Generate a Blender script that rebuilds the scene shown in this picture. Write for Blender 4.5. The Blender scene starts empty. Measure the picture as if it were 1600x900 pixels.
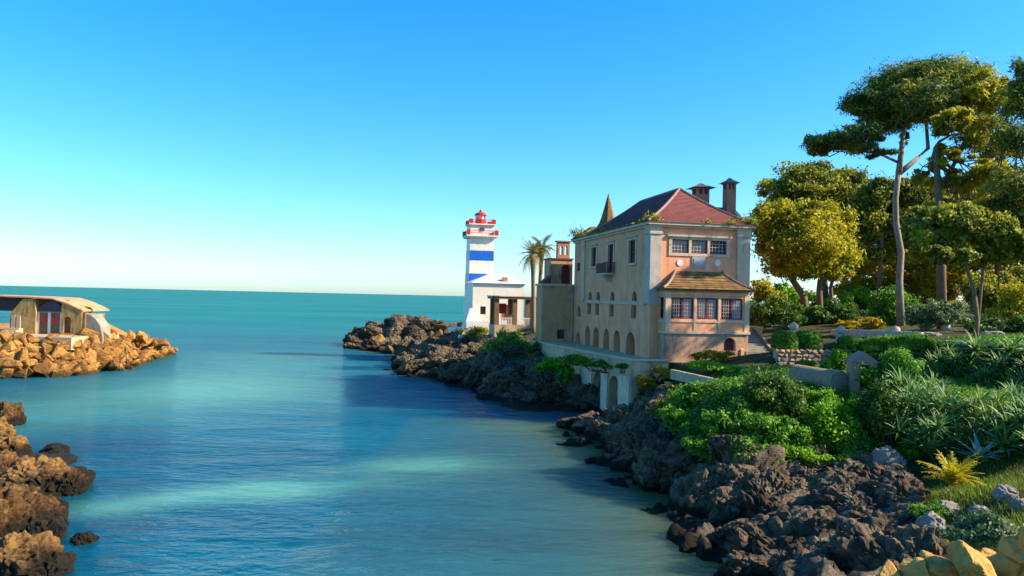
import bpy, bmesh, math
import numpy as np
from mathutils import Vector, Matrix, Euler

# ------------------------------------------------------------------ camera, sky, sun, exposure
SC = bpy.context.scene
COL = SC.collection
FPX, CAMH = 1200.0, 9.5                      # focal length in photo pixels (1600 wide), eye height above the sea
PITCH, ROLL = math.radians(0.68), math.atan(0.0229)
cam = bpy.data.cameras.new('camera'); cam_o = bpy.data.objects.new('camera', cam); COL.objects.link(cam_o)
cam.sensor_width = 36.0; cam.lens = 36.0 * FPX / 1600.0
cam.clip_start = 0.1; cam.clip_end = 60000.0
cam_o.matrix_world = Matrix.Translation((0, 0, CAMH)) @ Matrix.Rotation(math.pi / 2 + PITCH, 4, 'X') @ Matrix.Rotation(ROLL, 4, 'Z')
SC.camera = cam_o

SUN_EL = math.radians(33.0)
SUN_AZ = math.radians(97)             # clockwise from +Y: sun stands to the right and a little behind the camera
world = bpy.data.worlds.new('World'); SC.world = world; world.use_nodes = True
wn, wl = world.node_tree.nodes, world.node_tree.links
bg = wn['Background']
sky = wn.new('ShaderNodeTexSky'); sky.sky_type = 'NISHITA'; sky.sun_disc = False
sky.sun_elevation = SUN_EL; sky.sun_rotation = SUN_AZ
sky.altitude = 0; sky.air_density = 1.0; sky.dust_density = 0.6; sky.ozone_density = 6.0
hs = wn.new('ShaderNodeHueSaturation'); hs.inputs['Hue'].default_value = 0.496; hs.inputs['Saturation'].default_value = 1.25
tn = wn.new('ShaderNodeMix'); tn.data_type = 'RGBA'; tn.blend_type = 'MULTIPLY'; tn.inputs[0].default_value = 1.0; tn.inputs[7].default_value = (0.92, 1.0, 1.03, 1)
wl.new(sky.outputs[0], tn.inputs[6]); wl.new(tn.outputs[2], hs.inputs['Color']); wl.new(hs.outputs[0], bg.inputs[0])
bg.inputs[1].default_value = 0.08
sun = bpy.data.lights.new('sun', 'SUN'); sun.energy = 3.3; sun.angle = math.radians(0.6); sun.color = (1.0, 0.85, 0.62)
sun_o = bpy.data.objects.new('sun', sun); COL.objects.link(sun_o)
TOSUN = Vector((math.sin(SUN_AZ) * math.cos(SUN_EL), math.cos(SUN_AZ) * math.cos(SUN_EL), math.sin(SUN_EL)))
sun_o.rotation_euler = TOSUN.to_track_quat('Z', 'Y').to_euler()
SC.view_settings.view_transform = 'Standard'; SC.view_settings.look = 'None'
SC.view_settings.exposure = 1.8; SC.view_settings.gamma = 1.0; SC.view_settings.use_curve_mapping = False
SC.cycles.max_bounces = 6; SC.cycles.diffuse_bounces = 3; SC.cycles.caustics_reflective = False; SC.cycles.caustics_refractive = False

# ------------------------------------------------------------------ survey: photo pixel -> place
RC = np.array(cam_o.matrix_world.to_3x3()); CP = np.array([0, 0, CAMH])
def ray(px, py):
    d = RC @ np.array([(px - 800) / FPX, -(py - 450) / FPX, -1.0]); return d / d[1]
def W(px, py, D): return CP + ray(px, py) * D                      # the point seen there, D metres away
def G(px, py, z):                                                  # the point seen there at height z
    d = ray(px, py); return CP + d * ((z - CAMH) / d[2])

# ------------------------------------------------------------------ noise
def _h(ix, iy, iz, s):
    n = (ix.astype(np.int64) * 374761393 + iy.astype(np.int64) * 668265263 + iz.astype(np.int64) * 2147483647 + s * 974634777) & 0xffffffff
    n = ((n ^ (n >> 13)) * 1274126177) & 0xffffffff
    n = ((n ^ (n >> 16)) * 2246822519) & 0xffffffff
    return ((n ^ (n >> 15)) & 0xffffff) / float(0xffffff) * 2 - 1
def noise(p, s=0):
    i = np.floor(p); f = p - i; f = f * f * (3 - 2 * f); i = i.astype(np.int64)
    r = 0
    for a in (0, 1):
        for b in (0, 1):
            for c in (0, 1):
                w = (f[:, 0] if a else 1 - f[:, 0]) * (f[:, 1] if b else 1 - f[:, 1]) * (f[:, 2] if c else 1 - f[:, 2])
                r = r + w * _h(i[:, 0] + a, i[:, 1] + b, i[:, 2] + c, s)
    return r
def fbm(p, o=4, s=0):
    r = 0; a = 1.0; t = 0
    for k in range(o):
        r = r + a * noise(p * 2 ** k + 17.3 * k, s + k); t += a; a *= 0.5
    return r / t
def ridged(p, o=4, s=0):
    r = 0; a = 1.0; t = 0
    for k in range(o):
        r = r + a * (1 - 2 * np.abs(noise(p * 2.1 ** k + 9.1 * k, s + k))); t += a; a *= 0.5
    return r / t
def worley(p, s=0):
    i0 = np.floor(p).astype(np.int64); f1 = np.full(len(p), 9.0); f2 = f1.copy(); cid = np.zeros(len(p))
    for a in (-1, 0, 1):
        for b in (-1, 0, 1):
            for c in (-1, 0, 1):
                q = i0 + [a, b, c]; d = 0
                for k in range(3): d = d + (q[:, k] + 0.5 + 0.5 * _h(q[:, 0], q[:, 1], q[:, 2], s + 11 * k) - p[:, k]) ** 2
                d = np.sqrt(d); m = d < f1; f2 = np.where(m, f1, np.minimum(f2, d)); f1 = np.where(m, d, f1)
                cid = np.where(m, _h(q[:, 0], q[:, 1], q[:, 2], s + 77), cid)
    return f1, f2, cid
def sstep(a, b, x):
    t = np.clip((x - a) / (b - a), 0, 1); return t * t * (3 - 2 * t)

# ------------------------------------------------------------------ objects
def tag(o, label=None, cat=None, group=None, kind=None):
    if label: o['label'] = label
    if cat: o['category'] = cat
    if group: o['group'] = group
    if kind: o['kind'] = kind
    return o
def link(name, me, parent=None, loc=None):
    o = bpy.data.objects.new(name, me); COL.objects.link(o)
    if parent: o.parent = parent
    if loc is not None: o.location = loc
    return o
def empty(name, loc, rz=0.0, label=None, cat=None, group=None):
    o = link(name, None, None, loc); o.rotation_euler = (0, 0, rz); o.empty_display_size = 0.3
    return tag(o, label, cat, group)
def np_mesh(name, V, F, mat, smooth=False, tint=None, vattr=None):
    V = np.asarray(V, np.float32); F = np.asarray(F, np.int32); n = F.shape[1]
    me = bpy.data.meshes.new(name)
    me.vertices.add(len(V)); me.vertices.foreach_set('co', V.ravel())
    me.loops.add(F.size); me.loops.foreach_set('vertex_index', F.ravel())
    me.polygons.add(len(F)); me.polygons.foreach_set('loop_start', np.arange(0, F.size, n, dtype=np.int32))
    if smooth: me.polygons.foreach_set('use_smooth', np.ones(len(F), bool))
    if tint is not None:
        a = me.attributes.new('tint', 'FLOAT', 'FACE'); a.data.foreach_set('value', np.asarray(tint, np.float32))
    for k, v in (vattr or {}).items():
        a = me.attributes.new(k, 'FLOAT', 'POINT'); a.data.foreach_set('value', np.asarray(v, np.float32))
    me.update(calc_edges=True); me.validate()
    if mat: me.materials.append(mat)
    return me
class MB:
    def __init__(s): s.v = []; s.f = []
    def add(s, vs, fs):
        k = len(s.v); s.v += [tuple(map(float, p)) for p in vs]; s.f += [tuple(i + k for i in f) for f in fs]; return s
    def box(s, x0, x1, y0, y1, z0, z1):
        return s.add([(x, y, z) for z in (z0, z1) for y in (y0, y1) for x in (x0, x1)],
                     [(0, 2, 3, 1), (4, 5, 7, 6), (0, 1, 5, 4), (1, 3, 7, 5), (3, 2, 6, 7), (2, 0, 4, 6)])
    def frustum(s, x0, x1, y0, y1, z0, X0, X1, Y0, Y1, z1):
        return s.add([(x0, y0, z0), (x1, y0, z0), (x1, y1, z0), (x0, y1, z0), (X0, Y0, z1), (X1, Y0, z1), (X1, Y1, z1), (X0, Y1, z1)],
                     [(3, 2, 1, 0), (4, 5, 6, 7), (0, 1, 5, 4), (1, 2, 6, 5), (2, 3, 7, 6), (3, 0, 4, 7)])
    def tube(s, pts, rad, seg=8, cap=True):
        pts = [Vector(p) for p in pts]; n = len(pts); rings = []
        if not hasattr(rad, '__len__'): rad = [rad] * n
        for i, p in enumerate(pts):
            d = (pts[min(i + 1, n - 1)] - pts[max(i - 1, 0)]).normalized()
            u = d.cross(Vector((0, 0, 1)) if abs(d.z) < 0.9 else Vector((1, 0, 0))).normalized(); w = d.cross(u)
            rings.append([p + (u * math.cos(a) + w * math.sin(a)) * rad[i] for a in [2 * math.pi * k / seg for k in range(seg)]])
        vs = [q for r in rings for q in r]; fs = []
        for i in range(n - 1):
            for k in range(seg):
                a, b = i * seg + k, i * seg + (k + 1) % seg; fs.append((a, a + seg, b + seg, b))
        if cap: fs += [tuple(range(seg)), tuple(reversed(range((n - 1) * seg, n * seg)))]
        return s.add(vs, fs)
    def lathe(s, prof, cx=0, cy=0, seg=16, a0=0.0):
        vs = []; fs = []; n = len(prof)
        for r, z in prof:
            for k in range(seg):
                a = a0 + 2 * math.pi * k / seg; vs.append((cx + r * math.cos(a), cy + r * math.sin(a), z))
        for i in range(n - 1):
            for k in range(seg):
                a, b = i * seg + k, i * seg + (k + 1) % seg; fs.append((a, b, b + seg, a + seg))
        fs += [tuple(reversed(range(seg))), tuple(range((n - 1) * seg, n * seg))]
        return s.add(vs, fs)
    def prism(s, poly, axis, a, b):
        # poly of (u, w): axis 'y' -> (u, t, w); axis 'x' -> (t, u, w); axis 'z' -> (u, w, t)
        m = {'y': lambda u, w, t: (u, t, w), 'x': lambda u, w, t: (t, u, w), 'z': lambda u, w, t: (u, w, t)}[axis]
        n = len(poly); vs = [m(u, w, a) for u, w in poly] + [m(u, w, b) for u, w in poly]
        fs = [tuple(range(n)), tuple(reversed(range(n, 2 * n)))] + [(i, i + n, (i + 1) % n + n, (i + 1) % n) for i in range(n)]
        return s.add(vs, fs)
    def mesh(s, name, mat, smooth=False, bevel=0):
        me = bpy.data.meshes.new(name); me.from_pydata(s.v, [], s.f)
        bm = bmesh.new(); bm.from_mesh(me)
        bmesh.ops.recalc_face_normals(bm, faces=bm.faces)
        if bevel: bmesh.ops.bevel(bm, geom=list(bm.edges), offset=bevel, segments=1, affect='EDGES', clamp_overlap=True)
        bm.to_mesh(me); bm.free()
        if smooth:
            for p in me.polygons: p.use_smooth = True
        if mat: me.materials.append(mat)
        return me
    def build(s, name, mat, parent=None, loc=None, smooth=False, bevel=0):
        return link(name, s.mesh(name, mat, smooth, bevel), parent, loc)

# ------------------------------------------------------------------ materials
def new_mat(name):
    m = bpy.data.materials.new(name); m.use_nodes = True
    n, l = m.node_tree.nodes, m.node_tree.links
    return m, n, l, n['Principled BSDF']
def tex_noise(n, l, co, scale, detail=5, rough=0.55, dist=0.0):
    t = n.new('ShaderNodeTexNoise'); t.inputs['Scale'].default_value = scale; t.inputs['Detail'].default_value = detail
    t.inputs['Roughness'].default_value = rough; t.inputs['Distortion'].default_value = dist
    l.new(co, t.inputs['Vector']); return t.outputs['Fac']
def ramp(n, l, fac, stops):
    r = n.new('ShaderNodeValToRGB'); e = r.color_ramp.elements
    while len(e) < len(stops): e.new(0.5)
    for i, (p, c) in enumerate(stops):
        e[i].position = p; e[i].color = (*c, 1)
    l.new(fac, r.inputs[0]); return r.outputs[0]
def mixc(n, l, fac, a, b, mode='MIX'):
    x = n.new('ShaderNodeMix'); x.data_type = 'RGBA'; x.blend_type = mode
    for sock, v in ((x.inputs[0], fac), (x.inputs[6], a), (x.inputs[7], b)):
        if isinstance(v, (int, float)): sock.default_value = v
        elif isinstance(v, tuple): sock.default_value = (*v, 1)
        else: l.new(v, sock)
    return x.outputs[2]
def math_n(n, l, op, a, b=None, clamp=False):
    x = n.new('ShaderNodeMath'); x.operation = op; x.use_clamp = clamp
    for i, v in enumerate((a, b)):
        if v is None: continue
        if isinstance(v, (int, float)): x.inputs[i].default_value = v
        else: l.new(v, x.inputs[i])
    return x.outputs[0]
def pos(n): return n.new('ShaderNodeNewGeometry').outputs['Position']
def bump(n, l, h, strength, dist, b):
    x = n.new('ShaderNodeBump'); x.inputs['Strength'].default_value = strength; x.inputs['Distance'].default_value = dist
    l.new(h, x.inputs['Height']); l.new(x.outputs[0], b.inputs['Normal'])
def surf(name, c1, c2, scale=1.0, rough=0.85, bs=8.0, bd=0.02, stain=None, stain_scale=0.35, stain_at=(0.52, 0.68), spec=0.3, metal=0.0):
    m, n, l, b = new_mat(name); co = pos(n)
    f = tex_noise(n, l, co, scale, 6, 0.62)
    c = ramp(n, l, f, [(0.3, c1), (0.7, c2)])
    if stain:
        mp = n.new('ShaderNodeMapping'); mp.inputs['Scale'].default_value = (1, 1, 0.35); l.new(co, mp.inputs['Vector'])
        g = tex_noise(n, l, mp.outputs[0], stain_scale * 3, 7, 0.68)
        k = ramp(n, l, g, [(stain_at[0], (0, 0, 0)), (stain_at[1], (1, 1, 1))])
        c = mixc(n, l, k, c, stain)
    l.new(c, b.inputs['Base Color']); b.inputs['Roughness'].default_value = rough; b.inputs['Specular IOR Level'].default_value = spec
    b.inputs['Metallic'].default_value = metal
    if bd: bump(n, l, tex_noise(n, l, co, bs, 5, 0.6), 0.7, bd, b)
    return m
def rock_mat(name, lo, mid, hi, wet, wet_z=0.55, scale=0.55, extra=None):
    m, n, l, b = new_mat(name); co = pos(n)
    f = tex_noise(n, l, co, scale, 8, 0.68, 0.6)
    c = ramp(n, l, f, [(0.30, lo), (0.47, mid), (0.72, hi)])
    f2 = tex_noise(n, l, co, scale * 6, 6, 0.7)
    c = mixc(n, l, 0.5, c, ramp(n, l, f2, [(0.35, lo), (0.7, hi)]))
    if extra:
        k = ramp(n, l, tex_noise(n, l, co, 0.3, 5, 0.6), [(0.5, (0, 0, 0)), (0.62, (1, 1, 1))]); c = mixc(n, l, k, c, extra)
    oi = n.new('ShaderNodeObjectInfo'); c = mixc(n, l, 1.0, c, ramp(n, l, oi.outputs['Random'], [(0, (0.42, 0.36, 0.33)), (0.5, (0.9, 0.86, 0.8)), (1, (1.15, 1.1, 1.0))]), 'MULTIPLY')   # every stone its own tone
    pale_k = ramp(n, l, tex_noise(n, l, co, scale * 2.4, 9, 0.75, 1.0), [(0.56, (0, 0, 0)), (0.62, (1, 1, 1))]); c = mixc(n, l, math_n(n, l, 'MULTIPLY', pale_k, 0.55), c, hi)         # random pale patches, for contrast against the dark crevices
    dark_k = ramp(n, l, tex_noise(n, l, co, scale * 3.7, 9, 0.75, 1.0), [(0.55, (0, 0, 0)), (0.60, (1, 1, 1))]); c = mixc(n, l, math_n(n, l, 'MULTIPLY', dark_k, 0.7), c, lo)         # random black patches, crevice-like darkness put into the colour
    sx = n.new('ShaderNodeSeparateXYZ'); l.new(co, sx.inputs[0])
    wob = math_n(n, l, 'MULTIPLY', math_n(n, l, 'SUBTRACT', f, 0.5), 2.0)
    z = math_n(n, l, 'ADD', sx.outputs[2], wob)
    k = ramp(n, l, math_n(n, l, 'DIVIDE', z, wet_z * 2.0, True), [(0.35, (1, 1, 1)), (0.7, (0, 0, 0))])     # weed and water line
    c = mixc(n, l, k, c, wet)
    l.new(c, b.inputs['Base Color']); b.inputs['Roughness'].default_value = 0.9; b.inputs['Specular IOR Level'].default_value = 0.25
    v = n.new('ShaderNodeTexVoronoi'); v.inputs['Scale'].default_value = 3.2; l.new(co, v.inputs['Vector'])
    h = math_n(n, l, 'ADD', math_n(n, l, 'MULTIPLY', tex_noise(n, l, co, 3.0, 8, 0.72), 1.0), math_n(n, l, 'MULTIPLY', v.outputs['Distance'], 0.35))
    st = n.new('ShaderNodeMapping'); st.inputs['Scale'].default_value = (0.7, 0.7, 5.0); st.inputs['Rotation'].default_value = (0.25, 0.12, 0); l.new(co, st.inputs['Vector'])
    h = math_n(n, l, 'ADD', h, math_n(n, l, 'MULTIPLY', tex_noise(n, l, st.outputs[0], 1.3, 6, 0.7), 0.7))         # bedding
    bump(n, l, h, 1.0, 0.32, b)
    return m
def leaf_mat(name, stops, transl=0.35, rough=0.55):
    m, n, l, b = new_mat(name)
    a = n.new('ShaderNodeAttribute'); a.attribute_name = 'tint'
    c = ramp(n, l, a.outputs['Fac'], stops)
    l.new(c, b.inputs['Base Color']); b.inputs['Roughness'].default_value = rough; b.inputs['Specular IOR Level'].default_value = 0.25
    t = n.new('ShaderNodeBsdfTranslucent'); l.new(mixc(n, l, 0.35, c, (0.30, 0.28, 0.02), 'ADD') if False else c, t.inputs[0])
    x = n.new('ShaderNodeMixShader'); x.inputs[0].default_value = transl
    l.new(b.outputs[0], x.inputs[1]); l.new(t.outputs[0], x.inputs[2]); l.new(x.outputs[0], n['Material Output'].inputs[0])
    return m
M = {}
M['plaster'] = surf('salmon_plaster', (0.82, 0.315, 0.150), (0.86, 0.385, 0.205), 0.9, 0.9, 6, 0.02, (0.52, 0.195, 0.10), 0.3, (0.45, 0.8))
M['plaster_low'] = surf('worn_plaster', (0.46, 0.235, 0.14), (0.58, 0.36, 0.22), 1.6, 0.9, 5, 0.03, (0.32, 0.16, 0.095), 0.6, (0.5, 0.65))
M['annex'] = surf('annex_plaster', (0.50, 0.25, 0.12), (0.58, 0.31, 0.16), 0.6, 0.9, 6, 0.015, (0.21, 0.12, 0.065), 0.35)
M['stone'] = surf('pale_limestone', (0.42, 0.35, 0.28), (0.54, 0.46, 0.38), 1.5, 0.85, 9, 0.02, (0.28, 0.23, 0.19), 0.5)
M['stone_w'] = surf('cream_stone_trim', (0.56, 0.39, 0.25), (0.66, 0.48, 0.33), 1.2, 0.85, 9, 0.015, (0.38, 0.25, 0.16), 0.5)
M['grey_stone'] = surf('grey_slate_stone', (0.25, 0.27, 0.30), (0.36, 0.37, 0.39), 2.0, 0.8, 9, 0.02, (0.46, 0.44, 0.42), 0.8)
M['terrace'] = surf('terrace_render', (0.50, 0.335, 0.20), (0.60, 0.43, 0.27), 0.8, 0.9, 5, 0.03, (0.32, 0.20, 0.12), 0.4, (0.48, 0.66))
M['tile'] = surf('maroon_roof_tile', (0.16, 0.042, 0.042), (0.23, 0.070, 0.062), 2.4, 0.85, 10, 0.03, (0.14, 0.075, 0.045), 0.35, (0.54, 0.72))
M['moss_tile'] = surf('mossy_roof_tile', (0.19, 0.105, 0.04), (0.24, 0.17, 0.04), 1.3, 0.9, 7, 0.06, (0.13, 0.055, 0.03), 0.7, (0.42, 0.6))
M['ridge'] = surf('ridge_tile', (0.26, 0.14, 0.11), (0.34, 0.21, 0.17), 2.0, 0.85, 8, 0.02)
M['maroon'] = surf('maroon_paint', (0.13, 0.020, 0.028), (0.17, 0.028, 0.036), 3, 0.5, 20, 0.0)
M['white'] = surf('white_paint', (0.68, 0.66, 0.62), (0.76, 0.74, 0.70), 1.2, 0.6, 12, 0.008, (0.52, 0.49, 0.45), 0.6)
M['whitewash'] = surf('stained_whitewash', (0.58, 0.43, 0.29), (0.70, 0.56, 0.40), 1.0, 0.9, 6, 0.03, (0.32, 0.22, 0.14), 0.5, (0.5, 0.7))
M['muntin'] = surf('mauve_muntin', (0.40, 0.31, 0.31), (0.46, 0.36, 0.36), 3, 0.5, 20, 0.0)
M['glass'] = surf('dark_window_glass', (0.030, 0.030, 0.040), (0.05, 0.045, 0.06), 1.5, 0.08, 3, 0.0, spec=0.6)
M['curtain'] = surf('cream_curtain', (0.38, 0.30, 0.23), (0.46, 0.38, 0.30), 3, 0.8, 20, 0.0)
M['brown'] = surf('brown_timber', (0.13, 0.075, 0.035), (0.21, 0.125, 0.06), 2.2, 0.7, 12, 0.02)
M['iron'] = surf('dark_iron', (0.06, 0.035, 0.035), (0.09, 0.05, 0.05), 4, 0.6, 20, 0.0)
M['blue'] = surf('blue_tile_band', (0.012, 0.10, 0.42), (0.018, 0.13, 0.50), 2, 0.35, 10, 0.01)
M['cream_tile'] = surf('cream_tower_tile', (0.72, 0.64, 0.53), (0.79, 0.72, 0.61), 1.4, 0.45, 10, 0.01, (0.62, 0.53, 0.41), 0.6)
M['red'] = surf('red_paint', (0.52, 0.02, 0.02), (0.62, 0.03, 0.025), 3, 0.4, 15, 0.0)
M['lantern'] = surf('lantern_glass', (0.55, 0.50, 0.44), (0.65, 0.60, 0.54), 3, 0.1, 5, 0.0, spec=0.6)
M['salmon'] = surf('chimney_salmon', (0.42, 0.175, 0.10), (0.50, 0.25, 0.15), 2, 0.9, 9, 0.02, (0.28, 0.12, 0.08), 0.9)
M['ochre'] = surf('ochre_render', (0.36, 0.215, 0.070), (0.48, 0.31, 0.115), 1.1, 0.9, 6, 0.05, (0.20, 0.11, 0.045), 0.8, (0.46, 0.62))
M['concrete'] = surf('pale_concrete', (0.40, 0.29, 0.18), (0.47, 0.37, 0.25), 0.7, 0.9, 6, 0.02, (0.30, 0.21, 0.13), 0.5)
M['grey_conc'] = surf('grey_concrete', (0.22, 0.20, 0.15), (0.31, 0.28, 0.21), 0.9, 0.9, 6, 0.03, (0.16, 0.15, 0.09), 0.6)
M['dark_roof'] = surf('dark_slate_roof', (0.035, 0.035, 0.05), (0.06, 0.06, 0.08), 2, 0.6, 8, 0.03)
M['bark'] = surf('brown_bark', (0.12, 0.075, 0.045), (0.22, 0.15, 0.09), 3.0, 0.95, 9, 0.05)
M['pale_bark'] = surf('pale_grey_bark', (0.17, 0.13, 0.10), (0.33, 0.28, 0.23), 3.5, 0.95, 9, 0.05)
M['palm_bark'] = surf('palm_bark', (0.20, 0.13, 0.07), (0.28, 0.19, 0.11), 4, 0.95, 9, 0.05)
M['gold_stone'] = surf('golden_sandstone', (0.46, 0.225, 0.05), (0.56, 0.32, 0.085), 2.6, 0.9, 9, 0.05, (0.28, 0.115, 0.03), 1.6, (0.48, 0.66))
M['rubble'] = surf('garden_rubble_stone', (0.22, 0.135, 0.085), (0.36, 0.25, 0.17), 2.5, 0.9, 8, 0.05, (0.40, 0.20, 0.11), 1.0)
M['yellow_wall'] = surf('yellow_garden_wall', (0.64, 0.38, 0.10), (0.72, 0.46, 0.14), 1.4, 0.9, 8, 0.02)
M['path'] = surf('sandy_path', (0.42, 0.33, 0.24), (0.52, 0.43, 0.32), 1.2, 0.95, 8, 0.02)
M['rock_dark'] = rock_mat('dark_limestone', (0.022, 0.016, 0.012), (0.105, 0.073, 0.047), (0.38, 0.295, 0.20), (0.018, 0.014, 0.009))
M['rock_tan'] = rock_mat('ochre_limestone', (0.060, 0.028, 0.010), (0.27, 0.14, 0.045), (0.48, 0.28, 0.095), (0.022, 0.015, 0.008), 0.7)
M['rock_orange'] = rock_mat('orange_armour_stone', (0.19, 0.075, 0.020), (0.45, 0.215, 0.050), (0.64, 0.37, 0.11), (0.09, 0.05, 0.014), 0.5, 0.35)
M['rock_pale'] = surf('pale_boulder', (0.16, 0.13, 0.11), (0.30, 0.26, 0.22), 2.2, 0.9, 6, 0.08, (0.085, 0.07, 0.055), 0.9)
Lf = {
 'pine': leaf_mat('pine_needles', [(0, (0.030, 0.065, 0.022)), (0.4, (0.10, 0.17, 0.038)), (0.75, (0.29, 0.29, 0.03)), (1, (0.52, 0.43, 0.024))], 0.4),
 'gold': leaf_mat('golden_leaves', [(0, (0.10, 0.115, 0.010)), (0.5, (0.36, 0.335, 0.016)), (1, (0.64, 0.55, 0.018))], 0.48),
 'olive': leaf_mat('olive_leaves', [(0, (0.045, 0.072, 0.016)), (0.5, (0.21, 0.24, 0.028)), (1, (0.52, 0.46, 0.024))], 0.45),
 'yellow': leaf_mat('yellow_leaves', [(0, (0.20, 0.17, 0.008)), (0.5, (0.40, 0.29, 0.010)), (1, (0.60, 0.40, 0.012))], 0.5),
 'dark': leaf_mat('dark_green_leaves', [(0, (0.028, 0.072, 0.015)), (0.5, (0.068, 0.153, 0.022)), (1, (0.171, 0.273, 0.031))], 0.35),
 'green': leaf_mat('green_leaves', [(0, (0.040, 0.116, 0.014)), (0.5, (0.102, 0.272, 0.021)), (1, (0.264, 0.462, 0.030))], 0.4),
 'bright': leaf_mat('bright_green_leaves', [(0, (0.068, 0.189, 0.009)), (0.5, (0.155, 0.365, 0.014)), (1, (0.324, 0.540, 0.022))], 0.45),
 'grey': leaf_mat('grey_green_leaves', [(0, (0.063, 0.112, 0.050)), (0.5, (0.133, 0.210, 0.084)), (1, (0.252, 0.308, 0.112))], 0.35),
 'aloe': leaf_mat('aloe_leaves', [(0, (0.040, 0.125, 0.038)), (0.5, (0.105, 0.225, 0.055)), (1, (0.26, 0.34, 0.06))], 0.2, 0.55),
 'agave': leaf_mat('blue_agave_leaves', [(0, (0.08, 0.20, 0.20)), (1, (0.14, 0.29, 0.27))], 0.1, 0.5),
 'cycad': leaf_mat('yellow_fern_leaves', [(0, (0.24, 0.25, 0.008)), (1, (0.65, 0.50, 0.012))], 0.45, 0.5),
 'palm': leaf_mat('palm_leaves', [(0, (0.11, 0.105, 0.012)), (1, (0.32, 0.23, 0.02))], 0.4, 0.5),
 'grass': leaf_mat('grass_blades', [(0, (0.053, 0.105, 0.013)), (0.6, (0.135, 0.210, 0.021)), (1, (0.330, 0.300, 0.030))], 0.35, 0.6),
}

# ------------------------------------------------------------------ the headland
TH = math.radians(11.9)                       # bearing of the mansion
HC = W(1014, 560, 62.0)                       # its near corner
GP = np.array([G(*a) for a in [
    # shoreline
    (1135, 905, 0), (1120, 850, 0), (1085, 815, 0), (1060, 780, 0), (1000, 752, 0), (965, 722, 0), (905, 678, 0), (820, 645, 0), (750, 609, 0), (675, 591, 0), (630, 574, 0),
    (690, 556, 0), (640, 548, 0), (575, 549, 0), (548, 535, 0),
    # cliff at the near side
    (1130, 775, 1.0), (1100, 700, 2.5), (1100, 640, 4.0), (1100, 602, 5.0), (1120, 575, 5.0), (1200, 785, 0.9), (1200, 720, 2.3), (1200, 660, 3.8), (1200, 602, 5.1), (1200, 573, 5.0), (1182, 553, 5.4), (1216, 573, 5.0),
    (1300, 765, 1.1), (1300, 700, 2.6), (1300, 640, 4.2), (1300, 604, 4.8), (1335, 620, 4.4), (1300, 577, 5.0), (1300, 548, 6.1), (1400, 752, 1.6), (1400, 700, 2.8), (1400, 640, 4.4), (1400, 585, 6.1), (1400, 548, 6.8),
    (1500, 712, 2.8), (1500, 625, 5.0), (1500, 553, 7.0), (1600, 705, 3.4), (1600, 605, 5.9), (1600, 547, 7.2),
    (1500, 780, 2.9), (1580, 765, 3.6), (1450, 830, 2.0), (1580, 835, 3.5), (1350, 850, 1.4), (1250, 800, 1.1), (1350, 792, 1.7), (1180, 850, 0.5), (1230, 890, 0.6), (1300, 897, 1.2), (1420, 885, 2.0),
    (1020, 715, 0.7), (1015, 665, 1.2), (1040, 640, 3.0),
    # upper garden
    (1250, 531, 6.9), (1350, 531, 7.0), (1450, 531, 7.2), (1600, 536, 7.4),
    # rocks below the terrace
    (900, 655, 0.7), (850, 640, 0.9), (760, 590, 1.2)]] + [W(*a) for a in [
    (650, 562, 95), (720, 545, 100), (765, 530, 100), (790, 562, 82), (850, 612, 66), (830, 580, 73), (900, 640, 58), (905, 604, 63), (640, 501, 142), (585, 516, 142), (700, 512, 125), (615, 520, 136), (690, 530, 128), (660, 545, 122)]] + [np.array(a, float) for a in [
    # house platform and land behind it
    (14, 59.5, 4.6), (12.2, 60.5, 4.7), (11.8, 63, 4.72), (20, 64, 4.75), (7, 83, 4.75), (16, 85, 6.0), (5, 78, 4.6), (3, 90, 5.0), (12, 95, 7.0), (0, 100, 5.3), (-5, 116, 4.6), (4, 112, 5.5), (-9, 118, 3.6), (5, 130, 4.5), (-5, 135, 3), (-20, 150, 1.5), (-27, 152, 0.3),
    (24, 66, 6.7), (28, 75, 7.5), (45, 75, 8.0), (60, 75, 8.2), (25, 92, 8.5), (45, 100, 9.0), (75, 100, 9.0), (70, 60, 8.0), (60, 45, 7.6), (50, 35, 7.0), (40, 25, 6.0), (20, 120, 8), (60, 140, 10), (0, 150, 2), (20, 160, 4), (80, 160, 10), (100, 60, 9), (100, 120, 10),
    # towards the bridge, below the frame
    (4, 4, 5.0), (9, 8, 5.4), (14, 12, 4.6), (8, 15, 3.0), (4, 16, 1.4), (2, 20, 0.2), (0, 12, 0.2), (25, 14, 5.5), (40, 5, 7), (20, 0, 7), (0, 0, 5), (-4, 5, 1),
    # sea bed
    (2, 24, -1.5), (3, 30, -1.4), (3, 36, -1.3), (1, 42, -1.5), (0, 50, -1.6), (-4, 24, -2.2), (-3, 35, -2.4), (-5, 45, -2.4), (-6, 56, -2.5), (-10, 70, -3), (-20, 85, -3), (-26, 105, -3), (-22, 118, -2), (-34, 128, -3), (-35, 140, -2.5), (-45, 150, -3), (-35, 165, -3), (-15, 168, -3), (-25, 30, -3), (-30, 60, -4), (-50, 80, -4), (-60, 130, -4), (-60, 30, -4), (-20, 10, -3), (0, 175, -3), (30, 185, -2), (80, 190, 0)]])
def rbf_fit(P, z, reg=0.02):
    d = np.hypot(P[:, None, 0] - P[None, :, 0], P[:, None, 1] - P[None, :, 1])
    K = d * 1.0 + np.eye(len(P)) * reg * -1
    n = len(P); A = np.zeros((n + 1, n + 1)); A[:n, :n] = K; A[:n, n] = 1; A[n, :n] = 1
    return np.linalg.solve(A, np.append(z, 0))
GW = rbf_fit(GP, GP[:, 2])
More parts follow.
